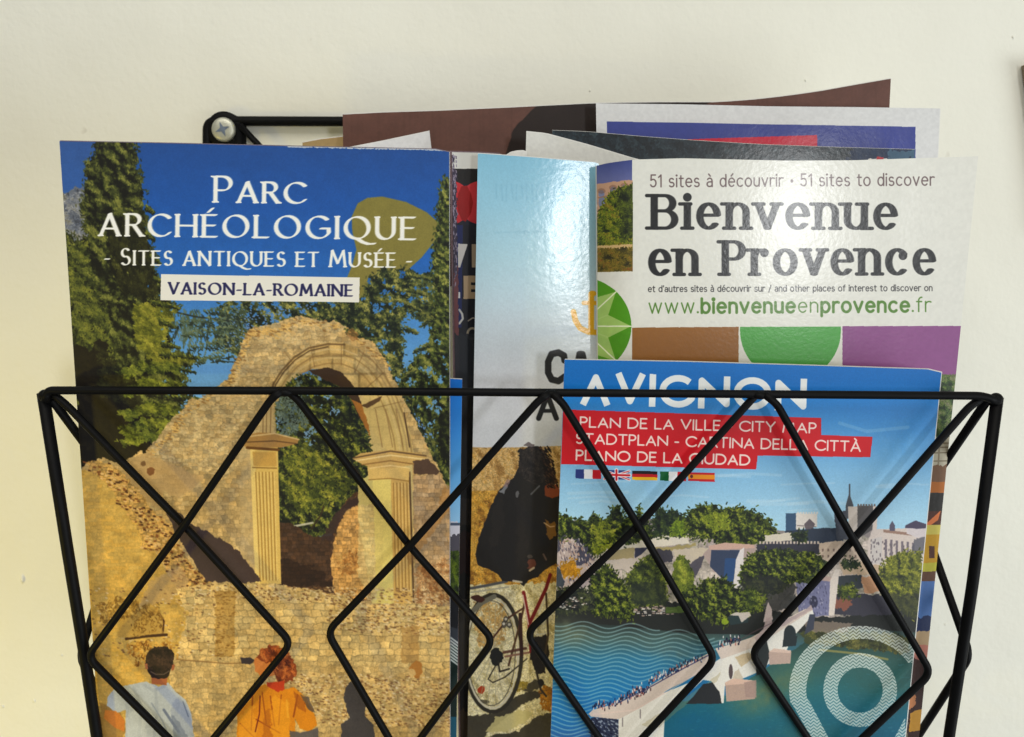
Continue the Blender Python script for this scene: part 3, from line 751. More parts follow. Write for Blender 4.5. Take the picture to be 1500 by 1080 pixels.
    for q in (((196, 1008), (206, 1034), (204, 1078)), ((176, 1016), (186, 1030), (188, 1060)), ((228, 1010), (230, 1040), (226, 1080)), ((262, 1030), (258, 1050), (262, 1080)), ((212, 1004), (224, 1012), (240, 1006))):
        s.line(q, 4.5, C(150, 156, 166), .35)
    P([(186, 1046), (200, 1040), (214, 1060), (214, BOT), (186, BOT)], C(206, 208, 204), .5, 2); P([(250, 1046), (264, 1060), (276, 1084), (256, 1090)], C(112, 120, 138), .6, 2)
    # woman in orange
    P([(352, 964), (366, 963), (374, 968), (366, 974), (354, 972)], C(62, 52, 56), 1, .6)
    P([(372, 968), (386, 954), (404, 948), (404, 990), (384, 992), (374, 984)], C(212, 132, 66), 1, 1)
    P([(376, 964), (388, 950), (404, 946), (420, 952), (430, 968), (434, 984), (428, 996), (412, 1004), (402, 990), (398, 970), (384, 970)], C(140, 66, 28), 1, 2)
    s.foliage([(380, 955), (404, 948), (424, 956), (432, 984), (412, 1002), (398, 975)], [(90, 36, 16), (160, 78, 32), (206, 122, 58)], .5, 1.4, 3, base=False)
    P([(390, 1000), (416, 998), (418, 1014), (398, 1018)], C(196, 66, 26), 1, 1)
    P([(345, BOT), (348, 1040), (362, 1016), (388, 1002), (408, 1014), (430, 1006), (446, 1020), (458, 1040), (465, 1062), (454, 1072), (440, 1068), (432, 1052), (436, BOT)], C(218, 138, 22), 1, 1)
    for a, b_, w in (((370, 1020), (368, 1070), 1.8), ((384, 1014), (390, 1060), 1.5), ((396, 1020), (402, 1064), 1.8), ((412, 1018), (408, 1062), 1.5), ((436, 1018), (430, 1050), 2.4), ((352, 1060), (372, 1080), 1.6), ((372, 1052), (410, 1074), 1.8), ((446, 1030), (456, 1040), 1.4)):
        s.line([a, b_], w, C(150, 72, 14), .9)
    P([(350, 1050), (372, 1030), (376, 1078), (350, 1090)], C(236, 164, 44), .6, 3); P([(400, 1020), (424, 1030), (424, 1078), (398, 1084)], C(240, 168, 40), .5, 4); P([(430, 1012), (444, 1024), (448, 1046), (434, 1036)], C(170, 92, 16), .7, 2); P([(386, 1046), (396, 1040), (398, 1084), (384, 1088)], C(178, 100, 16), .6, 3)
    s.line([(381, 1020), (380, 1046), (374, 1072)], 1.6, C(110, 34, 20)); s.line([(360, 1030), (366, 1024)], 3, C(240, 176, 60)); s.line([(420, 1026), (422, 1050)], 3, C(240, 172, 50), .8)
    P([(424, 1070), (440, 1074), (466, 1066), (470, BOT), (420, BOT)], C(92, 86, 88), .9, 1)
    # shadow of a third figure on the stones
    P([(500, 1080), (499, 1062), (512, 1052), (508, 1036), (503, 1022), (506, 1006), (514, 998), (522, 1006), (534, 1018), (536, 1036), (534, 1048), (546, 1060), (550, 1082), (552, BOT), (496, BOT)], C(66, 62, 66), .93, 1.5)
    P([(440, 1018), (452, 1022), (462, 1044), (452, 1040)], C(92, 78, 70), .8, 1)
    s.soften(2)
    s.grain(.05, 1.3, 5); s.grain(.02, 3.5, 15); s.grain(.03, 14, 9)
    # lettering
    Wh = C(246, 244, 238)
    k = dict(font=CAPS, col=Wh, serif=.11, nang=-.32)
    write(s, '^PARC', (312, 298), (449, 300), 34, w=6.9, thin=2.0, big=1.25, gap=.36, **k)
    write(s, 'ARCH\u00c9OLOGIQUE', (144, 347), (610, 353), 36, w=6.9, thin=2.0, gap=.37, **k)
    write(s, '- ^SITES ANTIQUES ET ^MUS\u00c9E -', (152, 389), (604, 393), 23, w=4.3, thin=1.6, big=1.16, gap=.36, **k)
    P([(236, 402), (527, 406.5), (526, 443), (235, 440)], C(236, 232, 222))
    write(s, 'VAISON-LA-ROMAINE', (246, 431.5), (517, 435), 18.5, CAPS, 3.8, C(44, 44, 92), gap=.36, thin=1.7, nang=-.3, serif=.11)
    # scuffed top and right edge
    n = 260; X = 420 + s.rng.random(n) * 240; Y = 215.2 + (X - 450) * .021 + np.abs(s.rng.normal(0, .6, n))
    s.dabs(X, Y, np.tile(C(200, 205, 212), (n, 1)), 1.0, 0, 2.2, alpha=.6)
    return s

def paint_map(sliver=False):
    s = Sheet([(827, 527), (1000, 530), (1200, 536), (1366, 541.5), (1379, 546)], [(803, BOT), (1316, BOT)], seed=7)
    P = s.poly
    P([(780, 500), (1400, 500), (1400, 800), (780, 800)], s.grad([(528, C(0, 116, 196)), (570, C(4, 120, 200)), (600, C(52, 140, 208)), (640, C(100, 165, 215)), (690, C(138, 190, 226)), (760, C(174, 214, 236))]))
    s.glow(1330, 610, 120, 60, C(50, 134, 206), .4)
    for k in range(26):
        x = 830 + s.rng.random() * 520; y = 640 + s.rng.random() * 110; l = 30 + s.rng.random() * 70
        s.line([(x, y), (x + l * .5, y - 2 + s.rng.normal(0, 2)), (x + l, y + s.rng.normal(0, 2))], 2 + 3 * s.rng.random(), C(214, 232, 242), .22)
    s.line([(1230, 620), (1270, 632), (1330, 626)], 5, C(190, 220, 240), .22)
    # ---- far skyline and hill
    hill = [(800, 775), (840, 762), (880, 766), (940, 758), (1000, 768), (1060, 770), (1150, 778), (1400, 775), (1400, 960), (780, 960)]
    P(hill, C(150, 140, 138))
    P([(780, 772), (1400, 790), (1400, 920), (780, 920)], s.stone(11, 16, C(196, 184, 172), .16, .85, 3, wob=4, noisy=.2, hue=C(14, 6, 20)), .9, 3)
    G = [(18, 26, 18), (36, 48, 24), (66, 80, 30), (104, 116, 38), (146, 152, 56)]
    GD = [(18, 28, 26), (32, 46, 34), (50, 66, 38), (80, 94, 44)]
    # cliff at the left
    P([(812, 788), (838, 782), (868, 788), (872, 850), (850, 862), (808, 866)], C(196, 178, 172), 1, 2)
    P([(842, 782), (868, 784), (866, 830), (846, 826)], C(64, 66, 86), .9, 4); P([(812, 785), (828, 782), (822, 805), (812, 812)], C(70, 70, 86), .9, 3)
    n = 260; X, Y = s.scatter([(812, 790), (872, 788), (868, 850), (808, 862)], n)
    s.dabs(X, Y, np.array([C(226, 212, 206), C(150, 130, 130), C(90, 84, 100), C(196, 160, 140)])[s.rng.integers(0, 4, n)], 1.6, 1.2, 3, alpha=.8)
    s.foliage([(822, 828), (838, 822), (848, 835), (840, 845), (826, 842)], [(160, 110, 20), (206, 150, 36)], .6, 1.8, 2)
    P([(807, 820), (822, 835), (826, 860), (808, 860)], C(60, 70, 80), .9, 2)
    # terraces
    P([(910, 790), (1004, 784), (1010, 796), (905, 806)], C(222, 212, 196), 1, 1); P([(890, 806), (930, 802), (928, 818), (888, 820)], C(176, 160, 120), 1, 1.5)
    P([(930, 803), (950, 802), (940, 812), (930, 818)], C(62, 62, 84)); P([(884, 820), (930, 818), (944, 812), (952, 816), (930, 836), (884, 834)], C(206, 192, 180), 1, 2)
    P([(955, 802), (1004, 798), (1020, 794), (1018, 800), (990, 806), (956, 808)], C(168, 152, 100), .9, 2)
    P([(960, 806), (984, 804), (986, 822), (968, 826)], C(56, 54, 66), .9, 3)
    P([(988, 804), (1040, 802), (1010, 835), (990, 826)], C(204, 190, 170), 1, 2)
    P([(1010, 826), (1034, 812), (1022, 840), (1014, 848)], C(80, 76, 88), .9, 2)
    # skyline trees
    s.foliage([(812, 757), (830, 756), (846, 766), (852, 760), (860, 770), (868, 755), (882, 764), (892, 762), (898, 745), (906, 742), (912, 760), (930, 758), (936, 742), (942, 758), (950, 764), (956, 790), (900, 796), (870, 812), (850, 788), (812, 786)], G, .7, 1.6, 1.8, rough=4, clump=7, bias=-.35, con=1.4)
    s.foliage([(868, 770), (890, 762), (900, 780), (895, 800), (875, 812), (866, 800)], [(60, 70, 24), (120, 130, 36), (160, 160, 60)], .4, 1.5, 2, base=False)
    s.foliage([(955, 768), (966, 742), (974, 750), (984, 748), (1000, 758), (1006, 772), (1004, 784), (958, 784)], GD, .8, 1.5, 2, ang=1.4, rough=4, clump=8)
    s.foliage([(986, 768), (1000, 764), (1008, 776), (1002, 783), (986, 783)], [(70, 90, 30), (130, 150, 40)], .6, 1.5, 1.5)
    s.foliage([(1004, 762), (1014, 746), (1034, 742), (1056, 744), (1072, 748), (1082, 742), (1090, 752), (1104, 750), (1122, 760), (1132, 772), (1140, 786), (1120, 795), (1096, 798), (1060, 800), (1040, 790), (1012, 786)], G, .9, 1.6, 1.8, rough=4, clump=7, bias=-.2, con=1.5)
    s.foliage([(1024, 760), (1046, 750), (1068, 756), (1070, 774), (1046, 780)], [(104, 118, 34), (158, 164, 52)], .4, 1.7, 2, base=False, rough=3)
    # papal palace and cathedral, simplified
    P([(1151, 752), (1166, 752), (1166, 778), (1151, 778)], C(64, 92, 122)); P([(1166, 752), (1197, 753), (1197, 772), (1166, 776)], C(228, 220, 212))
    for x in range(1168, 1197, 4): s.rect(x, 750, x + 2.2, 753, C(228, 222, 214))
    P([(1178, 768), (1186, 760), (1194, 768), (1190, 776), (1180, 776)], C(110, 100, 106)); s.line([(1168, 770), (1195, 772)], 1.2, C(120, 110, 112))
    P([(1150, 778), (1196, 774), (1228, 774), (1236, 790), (1232, 800), (1152, 796)], C(56, 66, 84), 1, 1); P([(1222, 752), (1240, 748), (1244, 790), (1226, 790)], C(74, 78, 90), 1, 1)
    s.line([(1244.5, 710), (1244.5, 740)], 2.2, C(70, 76, 86)); P([(1239, 740), (1244, 722), (1250, 740), (1250, 760), (1238, 760)], C(80, 84, 92)); P([(1242, 742), (1256, 742), (1260, 790), (1244, 790)], C(196, 186, 178))
    P([(1256, 741), (1279, 741), (1278, 776), (1256, 790)], C(92, 88, 88)); P([(1279, 742), (1286, 742), (1284, 780), (1278, 780)], C(222, 206, 196))
    for x in range(1256, 1284, 4): s.rect(x, 738.5, x + 2.3, 742, C(110, 98, 92))
    P([(1278, 776), (1360, 772), (1360, 832), (1270, 830), (1272, 790)], C(216, 202, 194), 1, .5)
    P([(1294, 776), (1345, 782), (1345, 786), (1294, 780)], C(160, 130, 116)); P([(1326, 770), (1342, 762), (1362, 770), (1362, 774), (1326, 774)], C(80, 72, 96)); P([(1328, 774), (1362, 774), (1362, 790), (1340, 786), (1328, 782)], C(214, 204, 206))
    P([(1303, 770), (1307, 763), (1311, 770), (1311, 778), (1303, 778)], C(96, 90, 110))
    for i, x in enumerate(range(1296, 1340, 8)):
        s.rect(x, 790 + i, x + 3.4, 818, C(118, 108, 118), .9)
    P([(1340, 790), (1362, 784), (1362, 812), (1334, 812)], C(96, 96, 108), .8, 2)
    P([(1276, 790), (1292, 786), (1292, 826), (1274, 826)], C(206, 198, 194)); n = 60; X, Y = s.scatter([(1276, 790), (1330, 800), (1330, 826), (1274, 826)], n); s.dabs(X, Y, np.tile(C(120, 110, 116), (n, 1)), 1.6, 1.5, 2)
    # town walls and roofs
    P([(1040, 800), (1070, 796), (1108, 798), (1108, 810), (1100, 840), (1044, 838), (1030, 812)], C(180, 160, 154), 1, 1)
    P([(1038, 800), (1062, 795), (1104, 798), (1106, 803), (1040, 806)], C(206, 172, 158)); P([(1042, 806), (1084, 806), (1084, 836), (1060, 850), (1040, 830)], C(62, 74, 100)); P([(1062, 818), (1078, 818), (1074, 856), (1060, 848)], C(52, 84, 130))
    P([(1084, 806), (1090, 802), (1088, 860), (1074, 862), (1078, 820)], C(224, 216, 214))
    P([(1108, 798), (1150, 790), (1200, 796), (1230, 800), (1230, 812), (1110, 812)], C(62, 62, 74), 1, .6)
    for x in range(1112, 1200, 5): s.rect(x, 793, x + 3, 797, C(206, 190, 178))
    P([(1120, 784), (1160, 780), (1162, 792), (1120, 794)], C(216, 206, 190), 1, 1); s.foliage([(1162, 782), (1180, 780), (1182, 792), (1164, 792)], GD, .8, 1.5, 1.5)
    P([(1200, 796), (1230, 792), (1262, 800), (1262, 822), (1200, 822)], C(206, 186, 168), 1, 1)
    for x in range(1204, 1256, 8):
        for y in (804, 813): s.rect(x, y, x + 2.6, y + 4, C(120, 100, 92), .8)
    P([(1230, 826), (1262, 822), (1290, 830), (1292, 842), (1236, 842)], C(200, 176, 150), 1, 2); P([(1228, 844), (1262, 842), (1264, 862), (1226, 862)], C(60, 66, 72), 1, 1)
    P([(1262, 844), (1284, 846), (1290, 866), (1266, 870)], C(196, 150, 116), 1, 2); P([(1284, 846), (1300, 850), (1296, 864)], C(178, 96, 64), 1, 2)
    P([(1226, 870), (1300, 872), (1330, 884), (1330, 910), (1220, 900)], C(66, 64, 76), 1, 2); P([(1222, 872), (1246, 878), (1240, 896), (1220, 890)], C(176, 104, 76), .7, 5)
    s.foliage([(1228, 862), (1250, 858), (1256, 874), (1232, 874)], G, .8, 1.6, 2, bias=.2); s.foliage([(1234, 822), (1252, 820), (1256, 832), (1236, 832)], GD, .8, 1.6, 2)
    # tower by the bridge
    P([(1166, 852), (1176, 846), (1216, 850), (1222, 858), (1214, 902), (1170, 905)], C(128, 128, 160), 1, 1); P([(1166, 850), (1180, 842), (1196, 850), (1216, 852), (1218, 846), (1198, 842), (1180, 838), (1166, 846)], C(196, 170, 160)); P([(1216, 850), (1224, 834), (1230, 834), (1222, 902), (1214, 902)], C(224, 212, 202))
    s.ell(1192, 882, 6, 9, C(60, 60, 84)); n = 90; X, Y = s.scatter([(1170, 855), (1214, 855), (1212, 900), (1172, 900)], n); s.dabs(X, Y, np.array([C(170, 168, 190), C(90, 90, 120)])[s.rng.integers(0, 2, n)], 1.6, 1.2, 2, alpha=.7)
    # dark bank
    P([(780, 892), (812, 886), (900, 880), (1020, 884), (1100, 888), (1180, 905), (1330, 900), (1400, 905), (1400, 940), (780, 935)], C(42, 44, 42), 1, 2)
    # foreground trees
    s.foliage([(866, 850), (876, 838), (884, 828), (896, 832), (904, 846), (916, 858), (926, 876), (930, 895), (924, 908), (900, 904), (868, 898), (862, 870)], G, 1.0, 1.6, 1.8, rough=3, clump=7, bias=-.1, con=1.5)
    s.foliage([(806, 866), (835, 862), (866, 866), (870, 892), (840, 898), (806, 895)], [(30, 32, 34), (50, 56, 46), (90, 96, 56)], .5, 1.8, 2, rough=3)
    s.foliage([(918, 850), (932, 828), (946, 818), (954, 812), (962, 826), (974, 845), (976, 880), (960, 892), (925, 886)], [(30, 38, 30), (56, 66, 36), (100, 112, 46), (140, 148, 56)], .9, 1.6, 3, ang=1.4, rough=3, bias=-.1)
    P([(922, 855), (974, 850), (976, 886), (926, 886)], C(48, 56, 46), .6, 4)
    s.foliage([(986, 862), (988, 826), (996, 814), (1006, 820), (1014, 840), (1018, 866), (1000, 878)], [(60, 72, 30), (112, 124, 42), (156, 160, 60)], 1.0, 1.5, 3, ang=1.4, rough=2)
    s.foliage([(1000, 872), (1018, 862), (1036, 850), (1060, 848), (1080, 862), (1100, 872), (1100, 900), (1060, 915), (1010, 898)], G, 1.0, 1.6, 1.8, rough=3, clump=7, bias=-.25, con=1.5)
    s.foliage([(1088, 830), (1098, 814), (1120, 806), (1150, 808), (1190, 810), (1208, 822), (1212, 832), (1190, 850), (1160, 852), (1140, 868), (1100, 872), (1084, 850)], G, 1.0, 1.6, 1.8, rough=3, clump=7, bias=-.1, con=1.5)
    P([(1090, 842), (1140, 848), (1166, 860), (1160, 890), (1120, 900), (1086, 880)], C(44, 46, 46), .75, 6)
    s.foliage([(1086, 868), (1104, 862), (1118, 876), (1116, 894), (1090, 896)], G, 1.0, 1.8, 2, bias=.2)
    s.foliage([(1288, 838), (1302, 818), (1324, 810), (1348, 808), (1352, 880), (1344, 905), (1316, 892), (1296, 870)], [(40, 46, 24), (84, 92, 32), (128, 130, 44), (168, 166, 64)], 1.0, 1.8, 2, rough=3, clump=9, bias=.05)
    P([(1300, 868), (1350, 872), (1345, 912), (1310, 905)], C(44, 48, 44), .6, 5)
    # bank details: boats and pontoon
    n = 120; X, Y = s.scatter([(930, 890), (970, 888), (990, 892), (990, 900), (930, 902)], n); s.dabs(X, Y, np.array([C(214, 206, 200), C(60, 56, 56), C(170, 150, 140)])[s.rng.integers(0, 3, n)], 1.5, 0, 3)
    n = 50; X, Y = s.scatter([(818, 880), (850, 872), (862, 888), (818, 894)], n); s.dabs(X, Y, np.array([C(220, 214, 206), C(60, 56, 56), C(160, 140, 130)])[s.rng.integers(0, 3, n)], 1.5, 0, 2)
    P([(975, 890), (1000, 888), (1004, 898), (975, 898)], C(90, 112, 50), .9, 1); s.ell(1062, 911, 5, 5, C(150, 170, 40), .9, 1)
    P([(1066, 904), (1078, 898), (1096, 900), (1096, 912), (1070, 916)], C(46, 62, 64)); P([(1068, 902), (1078, 897), (1098, 897), (1100, 902), (1086, 912), (1082, 902)], C(220, 206, 196), .9, .6)
    # ---- water
    P([(780, 914), (830, 912), (900, 916), (1010, 928), (1110, 930), (1200, 925), (1240, 920), (1400, 930), (1400, BOT), (780, BOT)],
      s.grad([(912, C(44, 52, 50)), (935, C(74, 100, 98)), (965, C(50, 122, 156)), (1010, C(34, 124, 180)), (1060, C(34, 116, 178)), (1100, C(60, 90, 150)), (BOT, C(30, 60, 110))]))
    s.glow(835, 925, 34, 20, C(130, 136, 108), .5, .4); s.glow(985, 955, 60, 12, C(90, 106, 96), .45, .25)
    P([(965, 1032), (1060, 1020), (1180, 940), (1300, 935), (1400, 950), (1400, BOT), (950, BOT)], s.grad([(930, C(40, 66, 60)), (965, C(60, 100, 94)), (1010, C(44, 114, 122)), (1060, C(24, 106, 130)), (BOT, C(14, 70, 110))]), 1, 1)
    s.glow(1110, 1025, 60, 26, C(116, 134, 98), .65, -.5); s.glow(1150, 1000, 40, 18, C(104, 124, 92), .5, -.3); s.glow(1040, 1062, 60, 30, C(0, 96, 138), .6); s.glow(1300, 1000, 60, 20, C(60, 100, 88), .5); s.glow(1180, 1080, 60, 24, C(90, 126, 96), .35)
    P([(1170, 925), (1250, 922), (1330, 934), (1330, 950), (1250, 948), (1180, 945)], C(70, 76, 44), .9, 3)
    s.foliage([(1170, 928), (1240, 924), (1330, 934), (1330, 956), (1250, 950)], [(44, 48, 30), (80, 84, 44), (120, 116, 60)], .5, 1.8, 3, base=False); s.line([(1200, 952), (1260, 958), (1300, 966)], 3.2, C(176, 160, 90), .7)
    P([(1180, 910), (1250, 912), (1240, 926), (1180, 926)], C(150, 134, 120), .8, 2)
    n = 500; X, Y = s.scatter([(1000, 1040), (1340, 960), (1340, 1170), (1000, 1170)], n); s.dabs(X, Y, np.tile(C(70, 140, 156), (n, 1)), 1.1, .05, 5, alpha=.15)
    # ripple lines
    def top(x): return 911 + 5 * math.sin((x - 812) / 72 * 2 * math.pi * .98 + .9) + max(0, (x - 880)) * .155 - 2
    for k in range(34):
        pts = []
        for x in range(796, 1062, 5):
            y = 913 + k * 6.3 + 4.4 * math.sin((x - 812 + k * 2.4) / 71 * 2 * math.pi + .9) + .04 * (x - 800)
            edge = 1042 - (x - 865) * .475
            if y > edge - 2 and x > 866: break
            if y > top(x) - 4: pts.append((x, y))
        if len(pts) > 2: s.line(pts, 1.9, C(170, 208, 214), .5)
    # ---- the bridge
    P([(866, 1052), (900, 1050), (906, 1055), (906, BOT), (862, BOT)], C(52, 60, 86), 1, 1)
    n = 260; X, Y = s.scatter([(866, 1052), (906, 1052), (906, 1120), (862, 1120)], n); s.dabs(X, Y, np.array([C(150, 160, 176), C(30, 34, 56)])[s.rng.integers(0, 2, n)], 1.5, .5, 2)
    P([(906, 1046), (960, 1020), (1010, 1000), (1050, 968), (1090, 942), (1130, 918), (1170, 898), (1190, 892), (1192, 900), (1160, 935), (1150, 958), (1140, 962), (1110, 985), (1062, 1005), (1060, 1030), (1056, 1030), (1042, 998), (1030, 996), (1000, 1024), (974, 1050), (966, BOT), (906, BOT)], C(234, 230, 222))
    P([(862, 1046), (868, 1040), (905, 1030), (950, 1006), (1000, 976), (1040, 956), (1048, 962), (1036, 980), (980, 1010), (940, 1036), (906, 1054), (866, 1050)], C(216, 200, 190))
    P([(1048, 950), (1070, 944), (1100, 934), (1140, 912), (1180, 892), (1190, 894), (1150, 920), (1100, 950), (1056, 966)], C(222, 206, 194))
    P([(940, 1062), (990, 1030), (1036, 1000), (1056, 984), (1050, 1000), (1000, 1036), (960, 1070)], C(176, 160, 112), .35, 1)
    P([(1040, 1000), (1030, 1004), (1020, 1030), (1056, 1031), (1050, 1010)], C(44, 46, 50), 1, .5)
    P([(1016, 1020), (1030, 1002), (1044, 1000), (1054, 1014), (1057, 1031), (1005, 1031)], C(46, 48, 52), 1, .5)
    P([(1072, 1000), (1076, 984), (1082, 980), (1092, 1002), (1086, 1012), (1076, 1012)], C(200, 184, 162), .7, .6); s.ell(1070.5, 984, 3, 11, C(96, 82, 84))
    P([(1076, 962), (1096, 956), (1106, 960), (1086, 978)], C(196, 168, 120), .6, 1)
    P([(1062, 1000), (1074, 994), (1106, 997), (1106, 1024), (1064, 1028)], C(190, 164, 150)); P([(1062, 1000), (1074, 994), (1106, 997), (1100, 1001), (1064, 1004)], C(222, 190, 172))
    P([(1106, 948), (1122, 934), (1128, 960), (1120, 985), (1108, 990)], C(50, 56, 56)); P([(1100, 1000), (1088, 975), (1108, 958), (1120, 945), (1130, 956), (1126, 972), (1158, 972), (1158, 1000)], C(44, 62, 56), .0)
    s.ell(1157, 930, 9, 14, C(44, 54, 58)); P([(1148, 932), (1168, 932), (1166, 946), (1146, 948)], C(44, 54, 58)); P([(1186, 900), (1194, 900), (1192, 922), (1178, 930)], C(70, 74, 90))
    P([(1126, 956), (1134, 950), (1159, 953), (1158, 972), (1127, 974)], C(196, 172, 160)); P([(1126, 955), (1134, 950), (1159, 953), (1157, 957)], C(222, 196, 182))
    P([(1090, 1000), (1108, 996), (1108, 1022), (1092, 1022)], C(176, 150, 140), .9)
    P([(1118, 912), (1122, 890), (1126, 882), (1130, 892), (1132, 908)], C(196, 180, 176), 1, .6); P([(1105, 935), (1118, 922), (1122, 905), (1130, 905), (1134, 918), (1150, 908), (1176, 896), (1188, 886), (1190, 893), (1140, 922), (1108, 940)], C(190, 170, 168), .9, 1)
    for x0, x1, y0, y1, n in ((868, 905, 1036, 1030, 60), (898, 955, 1030, 1008, 90), (920, 940, 1014, 1010, 40), (950, 1000, 998, 976, 80), (1000, 1030, 975, 962, 30), (1052, 1085, 944, 936, 60)):
        t = s.rng.random(n); X = x0 + (x1 - x0) * t; Y = y0 + (y1 - y0) * t + s.rng.normal(0, 3.2, n)
        s.dabs(X, Y, np.array([C(26, 30, 60), C(60, 40, 50), C(226, 222, 220), C(190, 120, 110), C(40, 60, 110)])[s.rng.integers(0, 5, n)], 1.7, 1.5, 2.2)
    s.line([(905, 1030), (950, 1008), (1000, 980), (1038, 960)], 1.6, C(50, 50, 96), .8); s.line([(868, 1047), (930, 1040), (980, 1012), (1036, 978)], 1.3, C(232, 206, 196), .8); s.line([(1080, 940), (1100, 928), (1140, 908)], 1.4, C(110, 90, 96), .7)
    for x, y in ((912, 1052), (938, 1040)): s.line([(x, y), (x, y + 12)], 1.6, C(120, 110, 112), .8)
    s.soften(1)
    s.grain(.04, 1.3, 5)
    # ---- emblem: ring and pin filled with chevron ripples
    cx, cy = 1260, 1011
    def chev_mask():
        X, Y = s.PX - cx, s.PY - cy
        tri = np.abs(((X + 500) / 9.6) % 1 - .5) * 2
        ph = (Y + tri * 4.2 + 500) / 4.9 % 1
        return ph > .36
    X, Y = s.PX - cx, s.PY - cy
    full = (slice(None), slice(None))
    r = np.sqrt(X ** 2 + Y ** 2)
    cm = chev_mask(); pale = C(226, 232, 226)
    s.put(full, (r < 54) & (r > 33), pale, .22); s.put(full, (r < 54) & (r > 33) & cm, pale, .70)
    X2 = X - 6
    k = np.clip(1 - np.maximum(Y - 18, 0) / 175, .25, 1)
    e = np.sqrt((X / (104 * k)) ** 2 + (np.minimum(Y, 22) / 94) ** 2)
    e2 = np.sqrt(((X - 2) / (81 * np.clip(1 - np.maximum(Y - 12, 0) / 150, .05, 1))) ** 2 + (np.minimum(Y, 18) / 75) ** 2)
    ringm = (e < 1) & ~(e2 < 1)
    ringm &= ~((X > 66) & (Y < 56) & (Y > -48) & (e2 > .0) & (X > 60) & (Y > -40))
    s.put(full, ringm, pale, .22); s.put(full, ringm & cm, pale, .70)
    # ---- lettering
    Wh = C(238, 240, 240)
    write(s, 'AVIGNON', (849, 593), (1181, 603), 48, SANS, 9.6, Wh, gap=.32, butt=True)
    red = C(206, 12, 32)
    P([(825, 600), (1203, 612.5), (1203, 637.5), (1278, 640), (1275, 670), (1110, 667.5), (1107.5, 688), (822, 680)], red)
    write(s, 'PLAN DE LA VILLE - CITY MAP', (849, 626), (1196, 635), 15.5, SANS, 2.4, C(244, 222, 214), gap=.24)
    write(s, 'STADTPLAN - CARTINA DELLA CITT\u00c0', (843, 650), (1261, 662), 15.5, SANS, 2.4, C(244, 222, 214), gap=.235)
    write(s, 'PLANO DE LA CIUDAD', (843, 674.5), (1099, 682), 15.5, SANS, 2.6, C(244, 222, 214), gap=.24)
    def flag(x0, x1, y, cols, vert, h=13.5):
        n = len(cols); sl = .028
        for i, c in enumerate(cols):
            if vert:
                a, b_ = x0 + (x1 - x0) * i / n, x0 + (x1 - x0) * (i + 1) / n; P([(a, y + (a - x0) * sl), (b_, y + (b_ - x0) * sl), (b_, y + h + (b_ - x0) * sl), (a, y + h + (a - x0) * sl)], c)
            else:
                a, b_ = y + h * i / n, y + h * (i + 1) / n; P([(x0, a), (x1, a + (x1 - x0) * sl), (x1, b_ + (x1 - x0) * sl), (x0, b_)], c)
    Rd, Bl, W2 = C(200, 22, 36), C(44, 60, 130), C(236, 236, 240)
    flag(843, 880.5, 687.5, [Bl, W2, Rd], True)
    flag(885, 922, 688.5, [Bl], True); s.line([(885, 689), (922, 703)], 3.4, W2); s.line([(885, 702), (922, 690)], 3.4, W2); s.line([(885, 689), (922, 703)], 1.3, Rd); s.line([(885, 702), (922, 690)], 1.3, Rd); s.line([(885, 695.5), (922, 696.5)], 5.4, W2); s.line([(903, 689), (903, 703)], 5.4, W2); s.line([(885, 695.5), (922, 696.5)], 3, Rd); s.line([(903, 689), (903, 703)], 3, Rd)
    flag(926, 963, 689.6, [C(20, 16, 18), C(196, 20, 28), C(236, 190, 30)], False)
    flag(967, 1005, 690.6, [C(10, 96, 50), W2, Rd], True)
    flag(1008, 1047, 691.8, [Rd, C(232, 150, 24), C(232, 150, 24), Rd], False, 13); s.ell(1013, 698, 2.2, 2.6, C(110, 30, 30))
    return s

